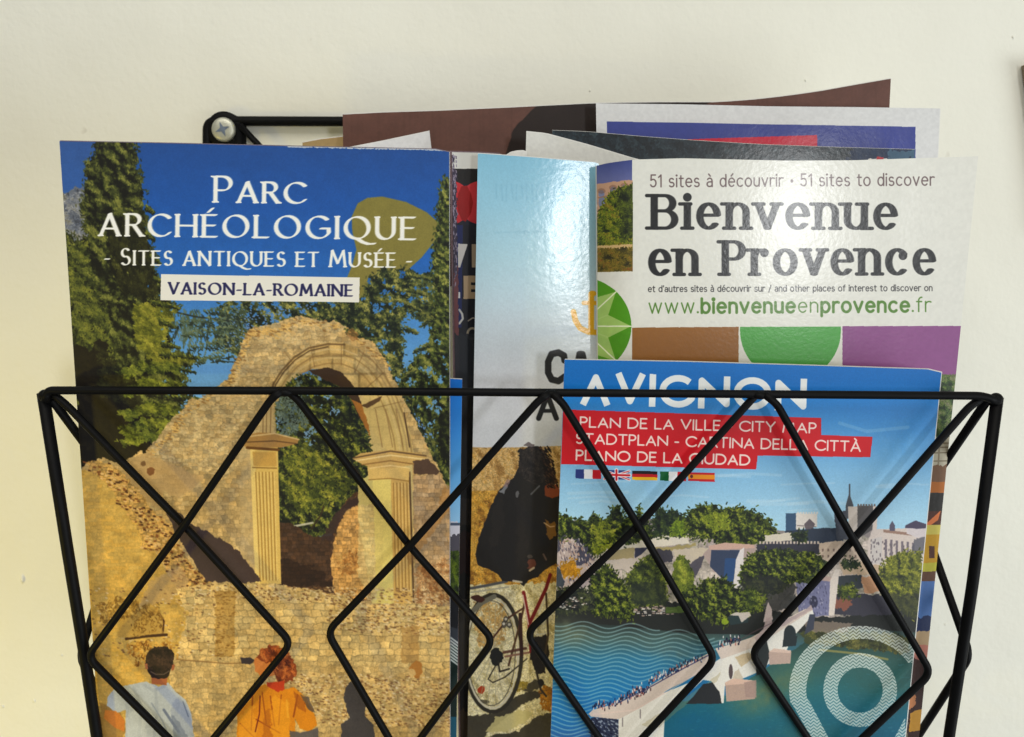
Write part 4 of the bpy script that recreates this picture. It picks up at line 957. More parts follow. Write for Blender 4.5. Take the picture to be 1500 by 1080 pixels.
def paint_welcome():
    s = Sheet([(874, 243), (890, 239), (927, 234), (1000, 232), (1150, 235.5), (1250, 235), (1340, 232), (1433, 229)], [(880, BOT), (1336, BOT)], base=C(226, 225, 217), seed=11)
    P = s.poly
    P([(874, 235), (926, 230), (926, 300), (874, 300)], s.grad([(235, C(66, 78, 140)), (262, C(104, 110, 160))]))
    P([(874, 270), (900, 266), (927, 263), (927, 330), (874, 330)], C(196, 156, 128), 1, 1)
    for x, y in ((881, 282), (898, 277), (915, 274)): s.ell(x, y + 2, 4.5, 5.5, C(136, 140, 170)); s.ell(x, y - 2, 6, 4, C(130, 96, 78), .5)
    s.ell(884, 297, 8, 10, C(120, 130, 160), .9, 1)
    s.line([(876, 290), (926, 279)], 1.6, C(160, 120, 96))
    s.foliage([(874, 330), (880, 305), (892, 288), (905, 280), (912, 276), (927, 270), (927, 362), (874, 362)], [(30, 38, 8), (62, 76, 12), (104, 118, 20), (140, 140, 36), (120, 96, 24)], 1.2, 1.6, 4, ang=1.4, rough=3, clump=9)
    s.foliage([(905, 280), (927, 274), (927, 345), (912, 350)], [(18, 28, 6), (60, 70, 14), (96, 108, 24)], .8, 1.6, 3, ang=1.2, rough=3)
    P([(874, 360), (927, 358), (927, 365), (874, 367)], C(206, 174, 122), 1, 1)
    s.foliage([(874, 366), (927, 364), (927, 400), (874, 402)], [(50, 44, 10), (96, 86, 20), (132, 112, 34), (120, 78, 26)], 1.0, 1.7, 4, ang=1.5, rough=0)
    P([(870, 399), (928, 397.5), (928, 410), (870, 412)], C(224, 222, 214))
    P([(927, 225), (949, 225), (949, 402), (927, 402)], C(226, 225, 217))
    # green compass disc
    s.ell(848.5, 478, 76.5, 72, C(84, 152, 14), n=60)
    for a0 in (-90, -45, 0, 45, 90):
        a = math.radians(a0); pts = [(848.5, 478)]
        for d, rr in ((-24, 45), (0, 76), (24, 45)):
            pts.append((848.5 + rr * math.cos(a + math.radians(d)), 478 + rr * .94 * math.sin(a + math.radians(d))))
        P(pts, C(176, 202, 124), .85)
        s.line([(848.5, 478), (848.5 + 76 * math.cos(a), 478 + 71 * math.sin(a))], 1.8, C(232, 236, 206))
    # squares
    P([(926, 480), (1082, 479), (1082, 640), (926, 640)], C(152, 102, 44))
    s.ell(1158, 484, 74, 74, C(84, 166, 76), n=60); P([(1060, 400), (1260, 400), (1260, 478.5), (1060, 479)], C(226, 225, 217)); P([(926, 560), (1240, 560), (1240, BOT), (926, BOT)], C(150, 120, 80))
    P([(1234, 478), (1440, 477.5), (1440, 552), (1234, 552)], C(146, 86, 142))
    # picture column showing beside the map
    P([(1300, 549), (1440, 549), (1440, BOT), (1300, BOT)], C(120, 110, 90))
    s.foliage([(1340, 550), (1400, 550), (1400, 640), (1340, 640)], [(24, 40, 20), (50, 76, 34), (96, 118, 52), (130, 130, 100)], 1.0, 1.8, 3, rough=0)
    P([(1340, 640), (1400, 640), (1400, 692), (1340, 692)], C(196, 188, 166))
    for y in (650, 656, 664, 676): s.line([(1350, y), (1400, y - 1)], 1.6, C(130, 116, 92))
    s.line([(1376, 652), (1374, 690)], 2.4, C(150, 136, 112))
    P([(1340, 684), (1400, 680), (1400, 708), (1340, 708)], C(128, 92, 62), 1, 2)
    P([(1340, 706), (1400, 706), (1400, 722), (1340, 722)], C(188, 112, 30)); P([(1340, 722), (1400, 722), (1400, 750), (1340, 750)], C(40, 34, 30))
    P([(1340, 750), (1400, 748), (1400, 772), (1340, 772)], C(90, 44, 24)); P([(1356, 768), (1378, 748), (1374, 762), (1360, 772)], C(226, 130, 70))
    P([(1340, 770), (1400, 768), (1400, 838), (1340, 838)], C(206, 160, 20)); P([(1340, 770), (1400, 768), (1400, 782), (1340, 784)], C(214, 200, 96)); s.rect(1361, 800, 1369, 818, C(90, 44, 20)); P([(1340, 826), (1400, 822), (1400, 836), (1340, 838)], C(196, 190, 60))
    P([(1340, 838), (1400, 836), (1400, 852), (1340, 852)], C(104, 66, 40)); P([(1340, 852), (1400, 851), (1400, 912), (1340, 912)], C(84, 124, 186)); P([(1330, 905), (1400, 900), (1400, 930), (1330, 930)], C(24, 44, 92), 1, 3)
    P([(1336, 925), (1400, 922), (1400, 962), (1336, 962)], C(190, 164, 130), 1, 2); P([(1336, 945), (1400, 946), (1400, 975), (1336, 975)], C(196, 120, 110), .8, 2)
    P([(1330, 965), (1400, 965), (1400, BOT), (1330, BOT)], C(70, 40, 34), 1, 3); P([(1355, 985), (1372, 985), (1362, 1090), (1348, 1090)], C(180, 44, 40)); P([(1334, 1045), (1352, 1038), (1350, 1070), (1332, 1072)], C(214, 160, 60), 1, 1); P([(1328, 1020), (1340, 1010), (1340, 1035), (1330, 1040)], C(220, 150, 100), .9, 2)
    s.grain(.02, 5, 6)
    g1 = C(112, 92, 92)
    write(s, '51 sites \u00e0 d\u00e9couvrir \u2022 51 sites to discover', (952, 274.5), (1369, 272), 18.5, SANS, 2.0, g1, gap=.23)
    blk = C(28, 28, 30)
    write(s, 'Bienvenue', (950, 337.5), (1315, 338), 54, SLAB, 10.6, blk, gap=.36, thin=4.7, serif=.165, slabw=4.9, dotf=1.2)
    write(s, 'en Provence', (949, 405.5), (1371, 404.5), 54, SLAB, 10.6, blk, gap=.36, thin=4.7, serif=.165, slabw=4.9, dotf=1.2)
    write(s, "et d'autres sites \u00e0 d\u00e9couvrir sur / and other places of interest to discover on", (949, 428), (1366, 426.5), 9.6, SANS, 1.25, C(56, 54, 56), gap=.21)
    write(s, 'www.bienvenueenprovence.fr', (950, 459.5), (1364, 457), 22, SANS, 2.1, C(90, 134, 50), gap=.25, bold=(set(range(4, 13)) | set(range(15, 23)), 1.9))
    return s

def paint_cyclist():
    s = Sheet([(700, 225), (760, 229), (872, 238), (877, 240)], [(683, BOT), (880, BOT)], seed=13)
    P = s.poly
    P([(670, 200), (900, 200), (900, 670), (670, 670)], s.grad([(225, C(134, 188, 212)), (300, C(152, 198, 218)), (380, C(176, 208, 220)), (470, C(204, 217, 226)), (560, C(220, 222, 228)), (655, C(226, 228, 232))]))
    # faint show-through of the reverse
    for k in range(16): s.line([(727 + k * 7.4, 270 + (k % 3)), (727 + k * 7.4 + (k % 2) * 2, 291 + (k * 7 % 5))], 2.6, C(104, 160, 188), .18)
    for k in range(30): x = 720 + s.rng.random() * 80; s.line([(x, 338 + s.rng.random() * 4), (x + 8, 338 + s.rng.random() * 4)], 2, C(130, 175, 195), .15)
    Y1 = C(232, 178, 24)
    s.line(arc(871, 456, 30, 30, 180, 262), 8, Y1) if False else None
    s.line([(840, 457), (843, 470), (850, 481), (862, 486.5), (876, 487)], 8, Y1); s.line([(866, 432), (866, 486)], 8.5, Y1); s.ell(868, 430, 6, 4, Y1); s.line([(855, 444), (880, 444)], 6, Y1)
    dk = C(38, 38, 42)
    s.line([(827, 528), (826, 521), (818, 516.5), (808, 519), (803, 530), (803, 546), (808, 556), (818, 558.5), (827, 552)], 9.5, dk)
    s.line([(842, 560), (849, 519), (853, 519), (862, 560)], 9.5, dk); s.line([(844, 546), (860, 546)], 7, dk)
    s.line([(789, 613), (802, 579), (815, 613)], 7.5, dk); s.line([(794, 602), (811, 602)], 5.5, dk)
    s.line([(834, 613), (834, 576), (848, 580), (848, 594), (834, 596)], 7.5, dk)
    # dry field
    P([(670, 655), (740, 656), (830, 653), (900, 655), (900, 880), (670, 880)], s.grad([(655, C(206, 172, 116)), (700, C(200, 162, 98)), (760, C(198, 148, 66)), (860, C(206, 150, 48))]))
    s.foliage([(670, 658), (900, 656), (900, 730), (670, 730)], [(164, 124, 66), (206, 164, 96), (232, 200, 142), (214, 170, 94)], .8, 1.5, 4, ang=.1, rough=1, base=False)
    s.foliage([(670, 720), (900, 720), (900, 880), (670, 880)], [(146, 100, 34), (190, 140, 50), (224, 178, 84), (214, 156, 50)], .6, 1.8, 3, rough=1, base=False)
    # stony ground
    P([(670, 858), (900, 850), (900, BOT), (670, BOT)], C(226, 214, 170), 1, 3)
    s.foliage([(670, 860), (900, 856), (900, BOT), (670, BOT)], [(176, 160, 108), (214, 200, 152), (238, 228, 192), (204, 190, 144)], .6, 1.6, 1.5, rough=0, base=False, con=.8)
    s.foliage([(694, 880), (740, 885), (740, 940), (700, 950)], [(190, 150, 84), (216, 184, 120)], .16, 2, 3, base=False)
    sh = C(58, 52, 40)
    P([(680, 1050), (720, 1046), (760, 1018), (800, 1010), (830, 1000), (850, 1010), (820, 1020), (792, 1020), (765, 1032), (735, 1056), (716, 1072), (700, 1090), (680, 1092)], sh, .92, 2)
    P([(712, 1080), (760, 1070), (790, 1048), (830, 1040), (860, 1044), (860, 1110), (690, 1110), (690, 1082)], sh, .9, 2); P([(712, 1072), (726, 1052), (760, 1040), (782, 1044), (770, 1058), (740, 1072)], C(206, 194, 136), .9, 2)
    P([(762, 1008), (784, 996), (800, 1002), (776, 1016)], sh, .85, 2); s.foliage([(792, 1005), (860, 1000), (860, 1060), (796, 1040)], [(150, 96, 20), (200, 140, 40)], .4, 2, 2, base=False)
    s.ell(705, 1011, 5.5, 6, C(180, 66, 20), 1, 1); s.ell(710, 1028, 7, 3, sh, .7, 1); s.foliage([(748, 1002), (772, 996), (770, 1008), (750, 1012)], [(150, 130, 50)], .4, 2, 2, base=False)
    # bicycle
    def ellp(cx, cy, rx, ry, a0, a1, n=30): return [(cx + rx * math.cos(math.radians(a0 + (a1 - a0) * i / n)), cy + ry * math.sin(math.radians(a0 + (a1 - a0) * i / n))) for i in range(n + 1)]
    s.line(ellp(722, 957, 42, 86, 0, 360), 5.5, C(54, 48, 36)); s.line(ellp(721, 957, 38, 81, 0, 360), 2.6, C(214, 206, 184)); s.line(ellp(720, 957, 35, 77, 0, 360), 1.2, C(90, 84, 70))
    for a in range(0, 360, 20): s.line([(724, 950), (720 + 35 * math.cos(math.radians(a)), 957 + 77 * math.sin(math.radians(a)))], 1.0, C(176, 166, 140), .8)
    s.line([(690, 898), (704, 884), (724, 874)], 7, C(120, 116, 100)); s.line([(690, 862), (712, 858), (742, 852)], 4, C(92, 92, 92)); s.line([(690, 868), (745, 860)], 2, C(176, 170, 150)); s.ell(700, 877, 10, 5, C(72, 36, 24), 1, 1, .2)
    s.line([(745, 975), (764, 905), (770, 876)], 3, C(90, 62, 40)); s.line([(722, 935), (745, 905), (768, 890)], 2.6, C(84, 50, 34)); s.line([(738, 956), (770, 950)], 4, C(80, 40, 30), .8); s.line([(740, 962), (775, 956)], 3, C(150, 110, 90))
    s.line([(767, 868), (775, 912), (778, 955)], 5, C(132, 24, 26)); s.line([(775, 915), (800, 862), (806, 842)], 5, C(126, 22, 22)); s.line([(766, 872), (774, 915)], 1.6, C(216, 200, 190)); s.line([(789, 900), (802, 868)], 1.8, C(220, 214, 200))
    s.line([(762, 900), (764, 960)], 5, C(60, 30, 24)); P([(776, 935), (800, 930), (805, 960), (798, 985), (786, 990), (778, 965)], C(36, 28, 24), 1, 2); s.ell(727, 962, 9, 13, C(32, 30, 26), 1, 2); s.line([(726, 975), (715, 995), (722, 1000), (740, 992), (772, 965)], 1.8, C(56, 48, 36)); s.line([(730, 970), (732, 984), (746, 980)], 2.5, C(52, 44, 34))
    for x, y in ((741, 908), (746, 916), (738, 915)): s.ell(x, y, 4, 5, C(90, 84, 74), .9, 1); s.ell(x, y - 1, 2, 2, C(220, 214, 200))
    s.line([(786, 930), (800, 928)], 2, C(214, 208, 190)); s.line([(800, 870), (803, 930), (798, 962)], 3, C(74, 58, 40)); s.line([(786, 985), (792, 1010), (800, 1020)], 3, C(60, 50, 40)); s.ell(792, 1000, 5, 5, C(40, 36, 32), 1, 1)
    # rider in a long dark coat, from behind
    P([(775, 654), (789, 654), (799, 666), (803, 680), (810, 698), (814, 712), (822, 730), (836, 760), (840, 800), (832, 826), (814, 826), (799, 834), (788, 845), (773, 850), (768, 860), (760, 852), (735, 851), (731, 843), (716, 834), (700, 828), (696, 812), (702, 788), (714, 754), (719, 742), (727, 726), (733, 716), (745, 706), (755, 696), (760, 682), (761, 668), (767, 658)], C(40, 36, 34), 1, .8)
    s.foliage([(760, 660), (790, 655), (802, 672), (808, 700), (780, 712), (760, 690)], [(30, 26, 26), (52, 46, 44), (70, 60, 54)], .5, 1.5, 2, base=False, rough=2)
    P([(797, 660), (806, 680), (814, 700), (816, 710), (806, 712), (798, 690)], C(48, 30, 22), .8, 2)
    P([(798, 712), (806, 708), (818, 712), (822, 726), (810, 730), (798, 726)], C(150, 78, 44), 1, 1)
    P([(731, 720), (741, 710), (744, 712), (738, 724)], C(150, 152, 158), .9, 1); P([(736, 712), (744, 702), (748, 704), (742, 714)], C(170, 140, 140), .7, 1); s.ell(758, 724, 2.5, 5, C(130, 130, 134), .8, 1); s.line([(778, 724), (790, 712)], 2.4, C(120, 122, 130), .8)
    P([(798, 762), (806, 768), (814, 764), (816, 784), (806, 790), (800, 782)], C(150, 106, 44), .9, 2); s.line([(797, 766), (806, 772), (812, 771)], 1.6, C(210, 176, 130)); P([(724, 742), (734, 724), (740, 760), (730, 800), (716, 806)], C(54, 48, 44), .5, 4); P([(756, 730), (770, 728), (772, 810), (758, 830)], C(52, 46, 44), .45, 4);
    n = 150; X = 790 + s.rng.random(n) * 16; Y = 655 + s.rng.random(n) * 60; X = X + (Y - 655) * .2; s.dabs(X, Y, np.array([C(40, 26, 20), C(84, 58, 40), C(20, 16, 16)])[s.rng.integers(0, 3, n)], 2.0, .8, 2.5)
    P([(766, 652), (774, 648), (784, 652), (780, 657)], C(80, 66, 70), .7, 1); s.ell(778, 826, 6, 7, C(120, 70, 54), .9, 2); s.line([(776, 836), (782, 832)], 3, C(196, 176, 150)); s.line([(796, 812), (800, 820)], 2.5, C(110, 90, 80)); s.ell(776, 815, 4, 3, C(100, 90, 84), .7, 1); s.line([(752, 851), (764, 853)], 3, C(214, 206, 190), .9)
    s.soften(1)
    s.grain(.03, 2, 3)
    return s

def paint_navy():
    s = Sheet([(662, 223), (700, 224), (735, 226)], [(676, BOT), (730, BOT)], base=C(26, 28, 46), seed=17)
    P = s.poly
    P([(655, 200), (740, 200), (740, 248), (655, 247)], C(214, 214, 210))
    P([(655, 247), (740, 248), (740, 270), (655, 270)], C(24, 20, 22)); P([(655, 330), (740, 330), (740, 560), (655, 560)], C(24, 26, 40))
    P([(655, 330), (678, 330), (676, 480), (655, 480)], C(28, 40, 96))
    s.ell(660, 297, 30, 32, C(196, 44, 54), n=40); s.ell(706, 297, 34, 32, C(190, 46, 56), n=40)
    P([(676, 273), (684, 272), (690, 284), (693, 297), (690, 312), (682, 325), (676, 322), (671, 310), (669, 297), (671, 284)], C(150, 2, 4))
    P([(671, 357), (685, 358), (674, 392), (671, 392)], C(206, 204, 204)); s.rect(691, 358, 699, 392, C(170, 152, 130)); s.line([(704, 358), (712, 392)], 5, C(170, 152, 130))
    s.rect(679, 404, 714, 438, C(176, 154, 126)); s.rect(690, 414, 714, 418, C(24, 26, 40)); s.rect(690, 424, 714, 428, C(24, 26, 40))
    s.rect(670, 428, 674, 437, C(214, 214, 220)); s.line([(673, 454), (677, 460), (678, 467), (673, 474)], 3, C(196, 196, 196)); s.line([(686, 470), (692, 466), (699, 466)], 2, C(170, 160, 150)); s.line(arc(692, 489, 7, 8, 0, 360), 3.4, C(160, 150, 134))
    P([(655, 390), (671, 390), (673, 560), (655, 560)], C(122, 70, 72), .9, 1); P([(655, 248), (668, 248), (670, 400), (655, 400)], C(70, 62, 84)); n = 200; X, Y = s.scatter([(655, 228), (669, 228), (670, 420), (655, 420)], n); s.dabs(X, Y, np.array([C(150, 140, 160), C(50, 44, 66)])[s.rng.integers(0, 2, n)], 1.5, 1.5, 3, alpha=.7)
    P([(655, 560), (740, 560), (740, BOT), (655, BOT)], C(12, 10, 12)); P([(655, 490), (740, 490), (740, 580), (655, 580)], C(38, 42, 52), .9, 3)
    P([(655, 730), (740, 730), (740, 770), (655, 770)], C(44, 36, 34), .8, 3); P([(655, 780), (740, 780), (740, 840), (655, 840)], C(40, 8, 10), .7, 4); P([(655, 880), (688, 880), (686, 1000), (655, 1000)], C(90, 86, 80), .6, 4); P([(655, 1040), (740, 1040), (740, BOT), (655, BOT)], C(66, 50, 30), .8, 4)
    return s

def paint_sliver():
    s = Sheet([(640, 554), (677, 556)], [(642, BOT), (667, BOT)], base=C(30, 110, 200), seed=19)
    P = s.poly
    P([(630, 540), (690, 540), (690, 780), (630, 780)], s.grad([(555, C(8, 116, 208)), (620, C(52, 138, 214)), (680, C(86, 158, 216)), (760, C(150, 196, 230))]))
    P([(630, 766), (650, 768), (666, 764), (690, 770), (690, 800), (630, 800)], C(206, 204, 214), 1, 2); P([(630, 790), (690, 780), (690, 812), (630, 815)], C(86, 82, 92), 1, 3)
    s.line([(655, 768), (690, 768)], 4, C(80, 90, 110))
    s.foliage([(630, 812), (690, 808), (690, 885), (630, 885)], [(26, 34, 14), (56, 72, 20), (100, 116, 30)], 1.2, 1.8, 2, rough=2)
    P([(630, 870), (690, 868), (690, 925), (630, 925)], C(26, 28, 34), 1, 3); P([(630, 922), (690, 920), (690, 950), (630, 950)], C(60, 64, 74), 1, 3)
    P([(630, 945), (690, 945), (690, BOT), (630, BOT)], C(22, 42, 40)); 
    for k in range(9): s.line([(630, 940 + k * 4.6), (650, 944 + k * 4.6), (660, 934 + k * 4.6), (668, 940 + k * 4.6), (676, 946 + k * 4.6), (690, 940 + k * 4.6)], 2.4, C(204, 210, 208), .9) if k < 8 else None
    P([(630, 985), (690, 975), (690, 1060), (630, 1060)], C(20, 44, 36), .0)
    P([(630, 1050), (690, 1050), (690, BOT), (630, BOT)], C(30, 90, 112))
    return s

def paint_plain(top, bottom, base, seed, fn=None, grain=.03):
    s = Sheet(top, bottom, base=base, seed=seed)
    if fn: fn(s)
    s.grain(grain, 4, 3)
    return s
def f_brown(s):
    P = s.poly
    v = s.noise(3, 3, 4) * .5 + s.noise(26, 2, 8)
    s.a *= (1 + v * .06)[..., None]
    for k in range(70):
        x = 500 + s.rng.random() * 810; s.line([(x, 100), (x + s.rng.normal(0, 8), 420)], 1 + 3 * s.rng.random(), C(70, 46, 38) if k % 2 else C(130, 92, 80), .07)
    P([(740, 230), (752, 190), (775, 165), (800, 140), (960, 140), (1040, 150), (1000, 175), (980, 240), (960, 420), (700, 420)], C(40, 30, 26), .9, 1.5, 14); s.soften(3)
def f_blue(s):
    s.poly([(889, 178), (1341, 186), (1341, 300), (889, 292)], C(64, 74, 146))
    s.poly([(940, 207), (1040, 203), (1197, 198), (1198, 260), (940, 260)], C(200, 26, 62))
    s.line([(1172, 215.5), (1184, 215.5)], 2.4, C(220, 220, 224)); s.line([(1330, 186), (1341, 186)], .1, C(64, 74, 146))
def f_teal(s):
    s.foliage([(800, 180), (1350, 200), (1350, 320), (800, 320)], [(16, 24, 30), (30, 42, 50), (48, 62, 68)], .12, 3.2, 5, base=False, rough=0)
    s.poly([(1250, 205), (1350, 205), (1350, 240), (1240, 240)], C(36, 56, 96), .7, 8); s.poly([(1300, 222), (1345, 219), (1345, 234), (1300, 234)], C(90, 130, 150), .6, 4)
    s.rect(1272, 233, 1300, 250, C(222, 216, 210), 1, 1); s.rect(1284, 230, 1294, 240, C(180, 50, 60), 1, 1)

# ------------------------------------------------------------------ the wall
M_WALL = wall_mat()
M_PAGE = paper_mat('page_paper', None, (0.78, 0.77, 0.74), .6, 0.0, .1)
M_WIRE = simple_mat('black_wire', (0.004, 0.004, 0.0045), .5, 0, 300, .12, .3, .0)
M_WIRE.node_tree.nodes['Principled BSDF'].inputs['Specular IOR Level'].default_value = .10
M_ZINC = simple_mat('zinc_screw', (0.50, 0.50, 0.42), .42, .55, 500, .25, .2)
M_SLOT = simple_mat('screw_recess', (0.16, 0.20, 0.27), .5, .5, 500, .3, .4)
M_OAK = simple_mat('brown_frame', (0.22, 0.165, 0.10), .5, 0, 60, .2, .3)
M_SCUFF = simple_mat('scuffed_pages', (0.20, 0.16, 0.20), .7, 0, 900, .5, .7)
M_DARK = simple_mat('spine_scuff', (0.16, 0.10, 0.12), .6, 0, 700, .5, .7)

def grid_mesh(name, f, nu, nv, mat, parent, thick=0.0, dirn=(0, 1, 0), side=None, uv=None):
    d = np.array(dirn, float) * thick
    V, F, mi = [], [], []
    P = [[f(i / nu, j / nv) for i in range(nu + 1)] for j in range(nv + 1)]
    for j in range(nv + 1):
        for i in range(nu + 1): V.append(tuple(P[j][i]))
    W = nu + 1; n0 = len(V)
    for j in range(nv):
        for i in range(nu):
            a = j * W + i; F.append((a, a + W, a + W + 1, a + 1)); mi.append(0)
    if thick:
        for j in range(nv + 1):
            for i in range(nu + 1): V.append(tuple(P[j][i] + d))
        for j in range(nv):
            for i in range(nu):
                a = n0 + j * W + i; F.append((a, a + 1, a + W + 1, a + W)); mi.append(1)
        rim = [i for i in range(W)] + [j * W + nu for j in range(1, nv + 1)] + [nv * W + i for i in range(nu - 1, -1, -1)] + [j * W for j in range(nv - 1, 0, -1)]
        m0 = len(V)
        for a in rim: V.append(V[a])
        for a in rim: V.append(V[a + n0])
        kf = {i: r for i, r in enumerate(rim)}
        nr = len(rim)
        for i in range(nr):
            j = (i + 1) % nr
            F.append((m0 + i, m0 + j, m0 + nr + j, m0 + nr + i)); mi.append(1)
    me = bpy.data.meshes.new(name); me.from_pydata(V, [], F); me.update()
    me.polygons.foreach_set('material_index', mi)
    sm = [m == 0 for m in mi]; me.polygons.foreach_set('use_smooth', sm)
    ul = me.uv_layers.new(name='UVMap')
    for p in me.polygons:
        for li, vi in zip(p.loop_indices, p.vertices):
            k = vi % n0 if vi < 2 * n0 or not thick else kf[(vi - 2 * n0) % len(kf)]; ul.data[li].uv = ((k % W) / nu, 1 - (k // W) / nv)
    return link(name, me, [mat] + ([side] if side else []), parent)

# wall: one large sheet
wv = [(-1.6, 0, 0.2), (1.6, 0, 0.2), (1.6, 0, 2.8), (-1.6, 0, 2.8), (-1.6, .12, .2), (1.6, .12, .2), (1.6, .12, 2.8), (-1.6, .12, 2.8)]
me = bpy.data.meshes.new('wall'); me.from_pydata(wv, [], [(0, 1, 2, 3), (5, 4, 7, 6), (1, 5, 6, 2), (4, 0, 3, 7), (3, 2, 6, 7), (4, 5, 1, 0)]); me.update()
wall = link('wall', me, [M_WALL]); wall['kind'] = 'structure'
# plaster chips and nibs on the wall (raised or sunk flakes with a rim)
def flake(px, py, rx, ry, h, seed, parent):
    c = place(px, py, 0.0); r = random.Random(seed)
    V = [(c[0], -h, c[2])]; n = 11
    for k in range(n):
        a = 2 * math.pi * k / n; q = .8 + .4 * r.random()
        V.append((c[0] + rx * q * .55 * math.cos(a), -h * .8, c[2] + ry * q * .55 * math.sin(a)))
    for k in range(n):
        a = 2 * math.pi * k / n; q = .8 + .4 * r.random()
        V.append((c[0] + rx * q * math.cos(a), .0002, c[2] + ry * q * math.sin(a)))
    F = [(0, 1 + k, 1 + (k + 1) % n) for k in range(n)] + [(1 + k, 1 + n + k, 1 + n + (k + 1) % n, 1 + (k + 1) % n) for k in range(n)]
    me = bpy.data.meshes.new('plaster_nib'); me.from_pydata(V, [], F); me.update(); smooth(me)
    return link('plaster_nib', me, [M_WALL], parent)
for k, (x, y, rx, ry, h) in enumerate(((33, 848, .0010, .0022, .0007), (50, 1027, .0008, .0010, .0004), (4, 1035, .0008, .0008, .0004), (864, 133, .0005, .0005, .0004), (1180, 118, .0005, .0005, .0004), (1484, 55, .0006, .0006, .0004), (90, 960, .0006, .0008, .0003), (1385, 915, .0008, .0006, .0003))):
    flake(x, y, rx, ry, h, k, wall)

# ------------------------------------------------------------------ wire rack
FY, FT = -0.0745, math.tan(math.radians(3.5))
def FP(px, py, dy=0.0): return place(px, py, FY + dy, FT)
rack = thing('wire_rack', 'black wire leaflet rack with a diamond lattice front screwed to the plaster wall', 'wire rack', (0, 0, 1.30))
R = 0.00109
RB = 0.00160
def low(px, py, dy=0.0):
    """continuation of the lattice below the picture: straight down from the height of y=1080"""
    b = FP(750, 1080)
    p = place(px, py, b[1] + dy, 0.0)
    return p
# lattice wires: zig-zags in pairs that cross
def zig(pts, dy):
    out = [FP(x, y, dy) if y <= 1085 else low(x, y, dy) for x, y in pts]
    tube('lattice_wire', out, R, M_WIRE, rack, rad=.0035)
BOTY = 1335
zig([(76, 576), (98, 594), (270, 770), (427, 942), (283, 1118), (140, BOTY)], .0010)
zig([(412, 573), (397, 585), (270, 770), (128, 962), (283, 1118), (420, BOTY)], -.0010)
zig([(420, 573), (436, 585), (600, 800), (723, 938), (590, 1116), (470, BOTY)], .0010)
zig([(805, 576), (788, 588), (600, 800), (479, 926), (590, 1116), (705, BOTY)], -.0010)
zig([(808, 576), (824, 590), (935, 770), (1048, 966), (905, 1120), (735, BOTY)], -.0010)
zig([(1108, 578), (1095, 592), (935, 770), (771, 928), (905, 1120), (1010, BOTY)], .0010)
zig([(1120, 578), (1138, 592), (1250, 790), (1364, 986), (1215, 1128), (1040, BOTY)], -.0010)
zig([(1440, 582), (1420, 596), (1250, 790), (1100, 957), (1215, 1128), (1330, BOTY)], .0010)
# front frame: top bar, side bars, bottom bar
tube('top_bar', [FP(66, 588, -.0002), FP(70, 572, 0), FP(420, 572.5), FP(750, 575), FP(1100, 577.5), FP(1440, 580), FP(1462, 588)], R * 1.04, M_WIRE, rack, rad=.003)
tube('side_bar', [FP(63, 576, .0012), FP(98, 800, .0012), FP(124, 960, .0012), FP(142, 1080, .0012), low(170, BOTY + 4, .0012)], RB, M_WIRE, rack, rad=.003)
tube('side_bar', [FP(1461, 582, .0012), FP(1424, 860, .0012), FP(1390, 1080, .0012), low(1362, BOTY + 4, .0012)], RB, M_WIRE, rack, rad=.003)
tube('bottom_bar', [low(168, BOTY), low(750, BOTY + 2), low(1364, BOTY)], R * 1.2, M_WIRE, rack)
def ball(name, c, r, mat, parent, sx=1, sy=1, sz=1, nu=14, nv=9):
    V, F = [], []
    for j in range(nv + 1):
        t = math.pi * j / nv
        for i in range(nu):
            p = 2 * math.pi * i / nu; V.append((c[0] + r * sx * math.sin(t) * math.cos(p), c[1] + r * sy * math.sin(t) * math.sin(p), c[2] + r * sz * math.cos(t)))
    for j in range(nv):
        for i in range(nu): F.append((j * nu + i, (j + 1) * nu + i, (j + 1) * nu + (i + 1) % nu, j * nu + (i + 1) % nu))
    me = bpy.data.meshes.new(name); me.from_pydata(V, [], F); me.update(); smooth(me)
    return link(name, me, [mat], parent)
ball('corner_weld', FP(66, 580, .0008), .0018, M_WIRE, rack); ball('corner_weld', FP(1459, 585, .0008), .0018, M_WIRE, rack)
for x, y in ((418, 575), (809, 577), (1114, 579)):
    ball('weld', FP(x, y, -.0004), .0015, M_WIRE, rack, 1.5, 1, .8)
for x, y in ((270, 770), (600, 800), (935, 770), (1250, 790)):
    ball('weld', FP(x, y, 0), .00125, M_WIRE, rack, 1, 1.25, 1.1)
# side lattice between front bar and wall
def side(xf, pts, s):
    tube('side_lattice_wire', pts, R * 1.1, M_WIRE, rack, rad=.004)
yb = -0.006
lx, rx_ = -.1080, .1080
def SP(px, py, y): return place(px, py, y)
# right: front corner -> back (hidden) -> nub at the front bar -> back -> ...
side(0, [FP(1447, 585, .002), place(1343, 738, -.036), place(1421, 960, -.0680), place(1305, 1140, -.036), place(1380, 1330, -.066)], 1)
side(0, [FP(76, 585, .002), place(188, 738, -.036), place(117, 960, -.0680), place(200, 1140, -.036), place(150, 1330, -.066)], -1)
# back frame against the wall
def BP(px, py, y=-.0032): return place(px, py, y)
tube('back_frame', [BP(302, 1000), BP(304, 208), BP(304, 178), BP(340, 177.5), BP(740, 179), BP(1150, 180), BP(1180, 184), BP(1180, 1000)], .00165, M_WIRE, rack, rad=.0055)
tube('back_brace', [BP(352, 182, -.0030), BP(352, 420, -.0030)], .0021, M_WIRE, rack)
tube('back_lattice_wire', [BP(352, 184, -.0050), BP(380, 214, -.0050), BP(480, 330, -.0050), BP(600, 470, -.0050)], .0011, M_WIRE, rack)
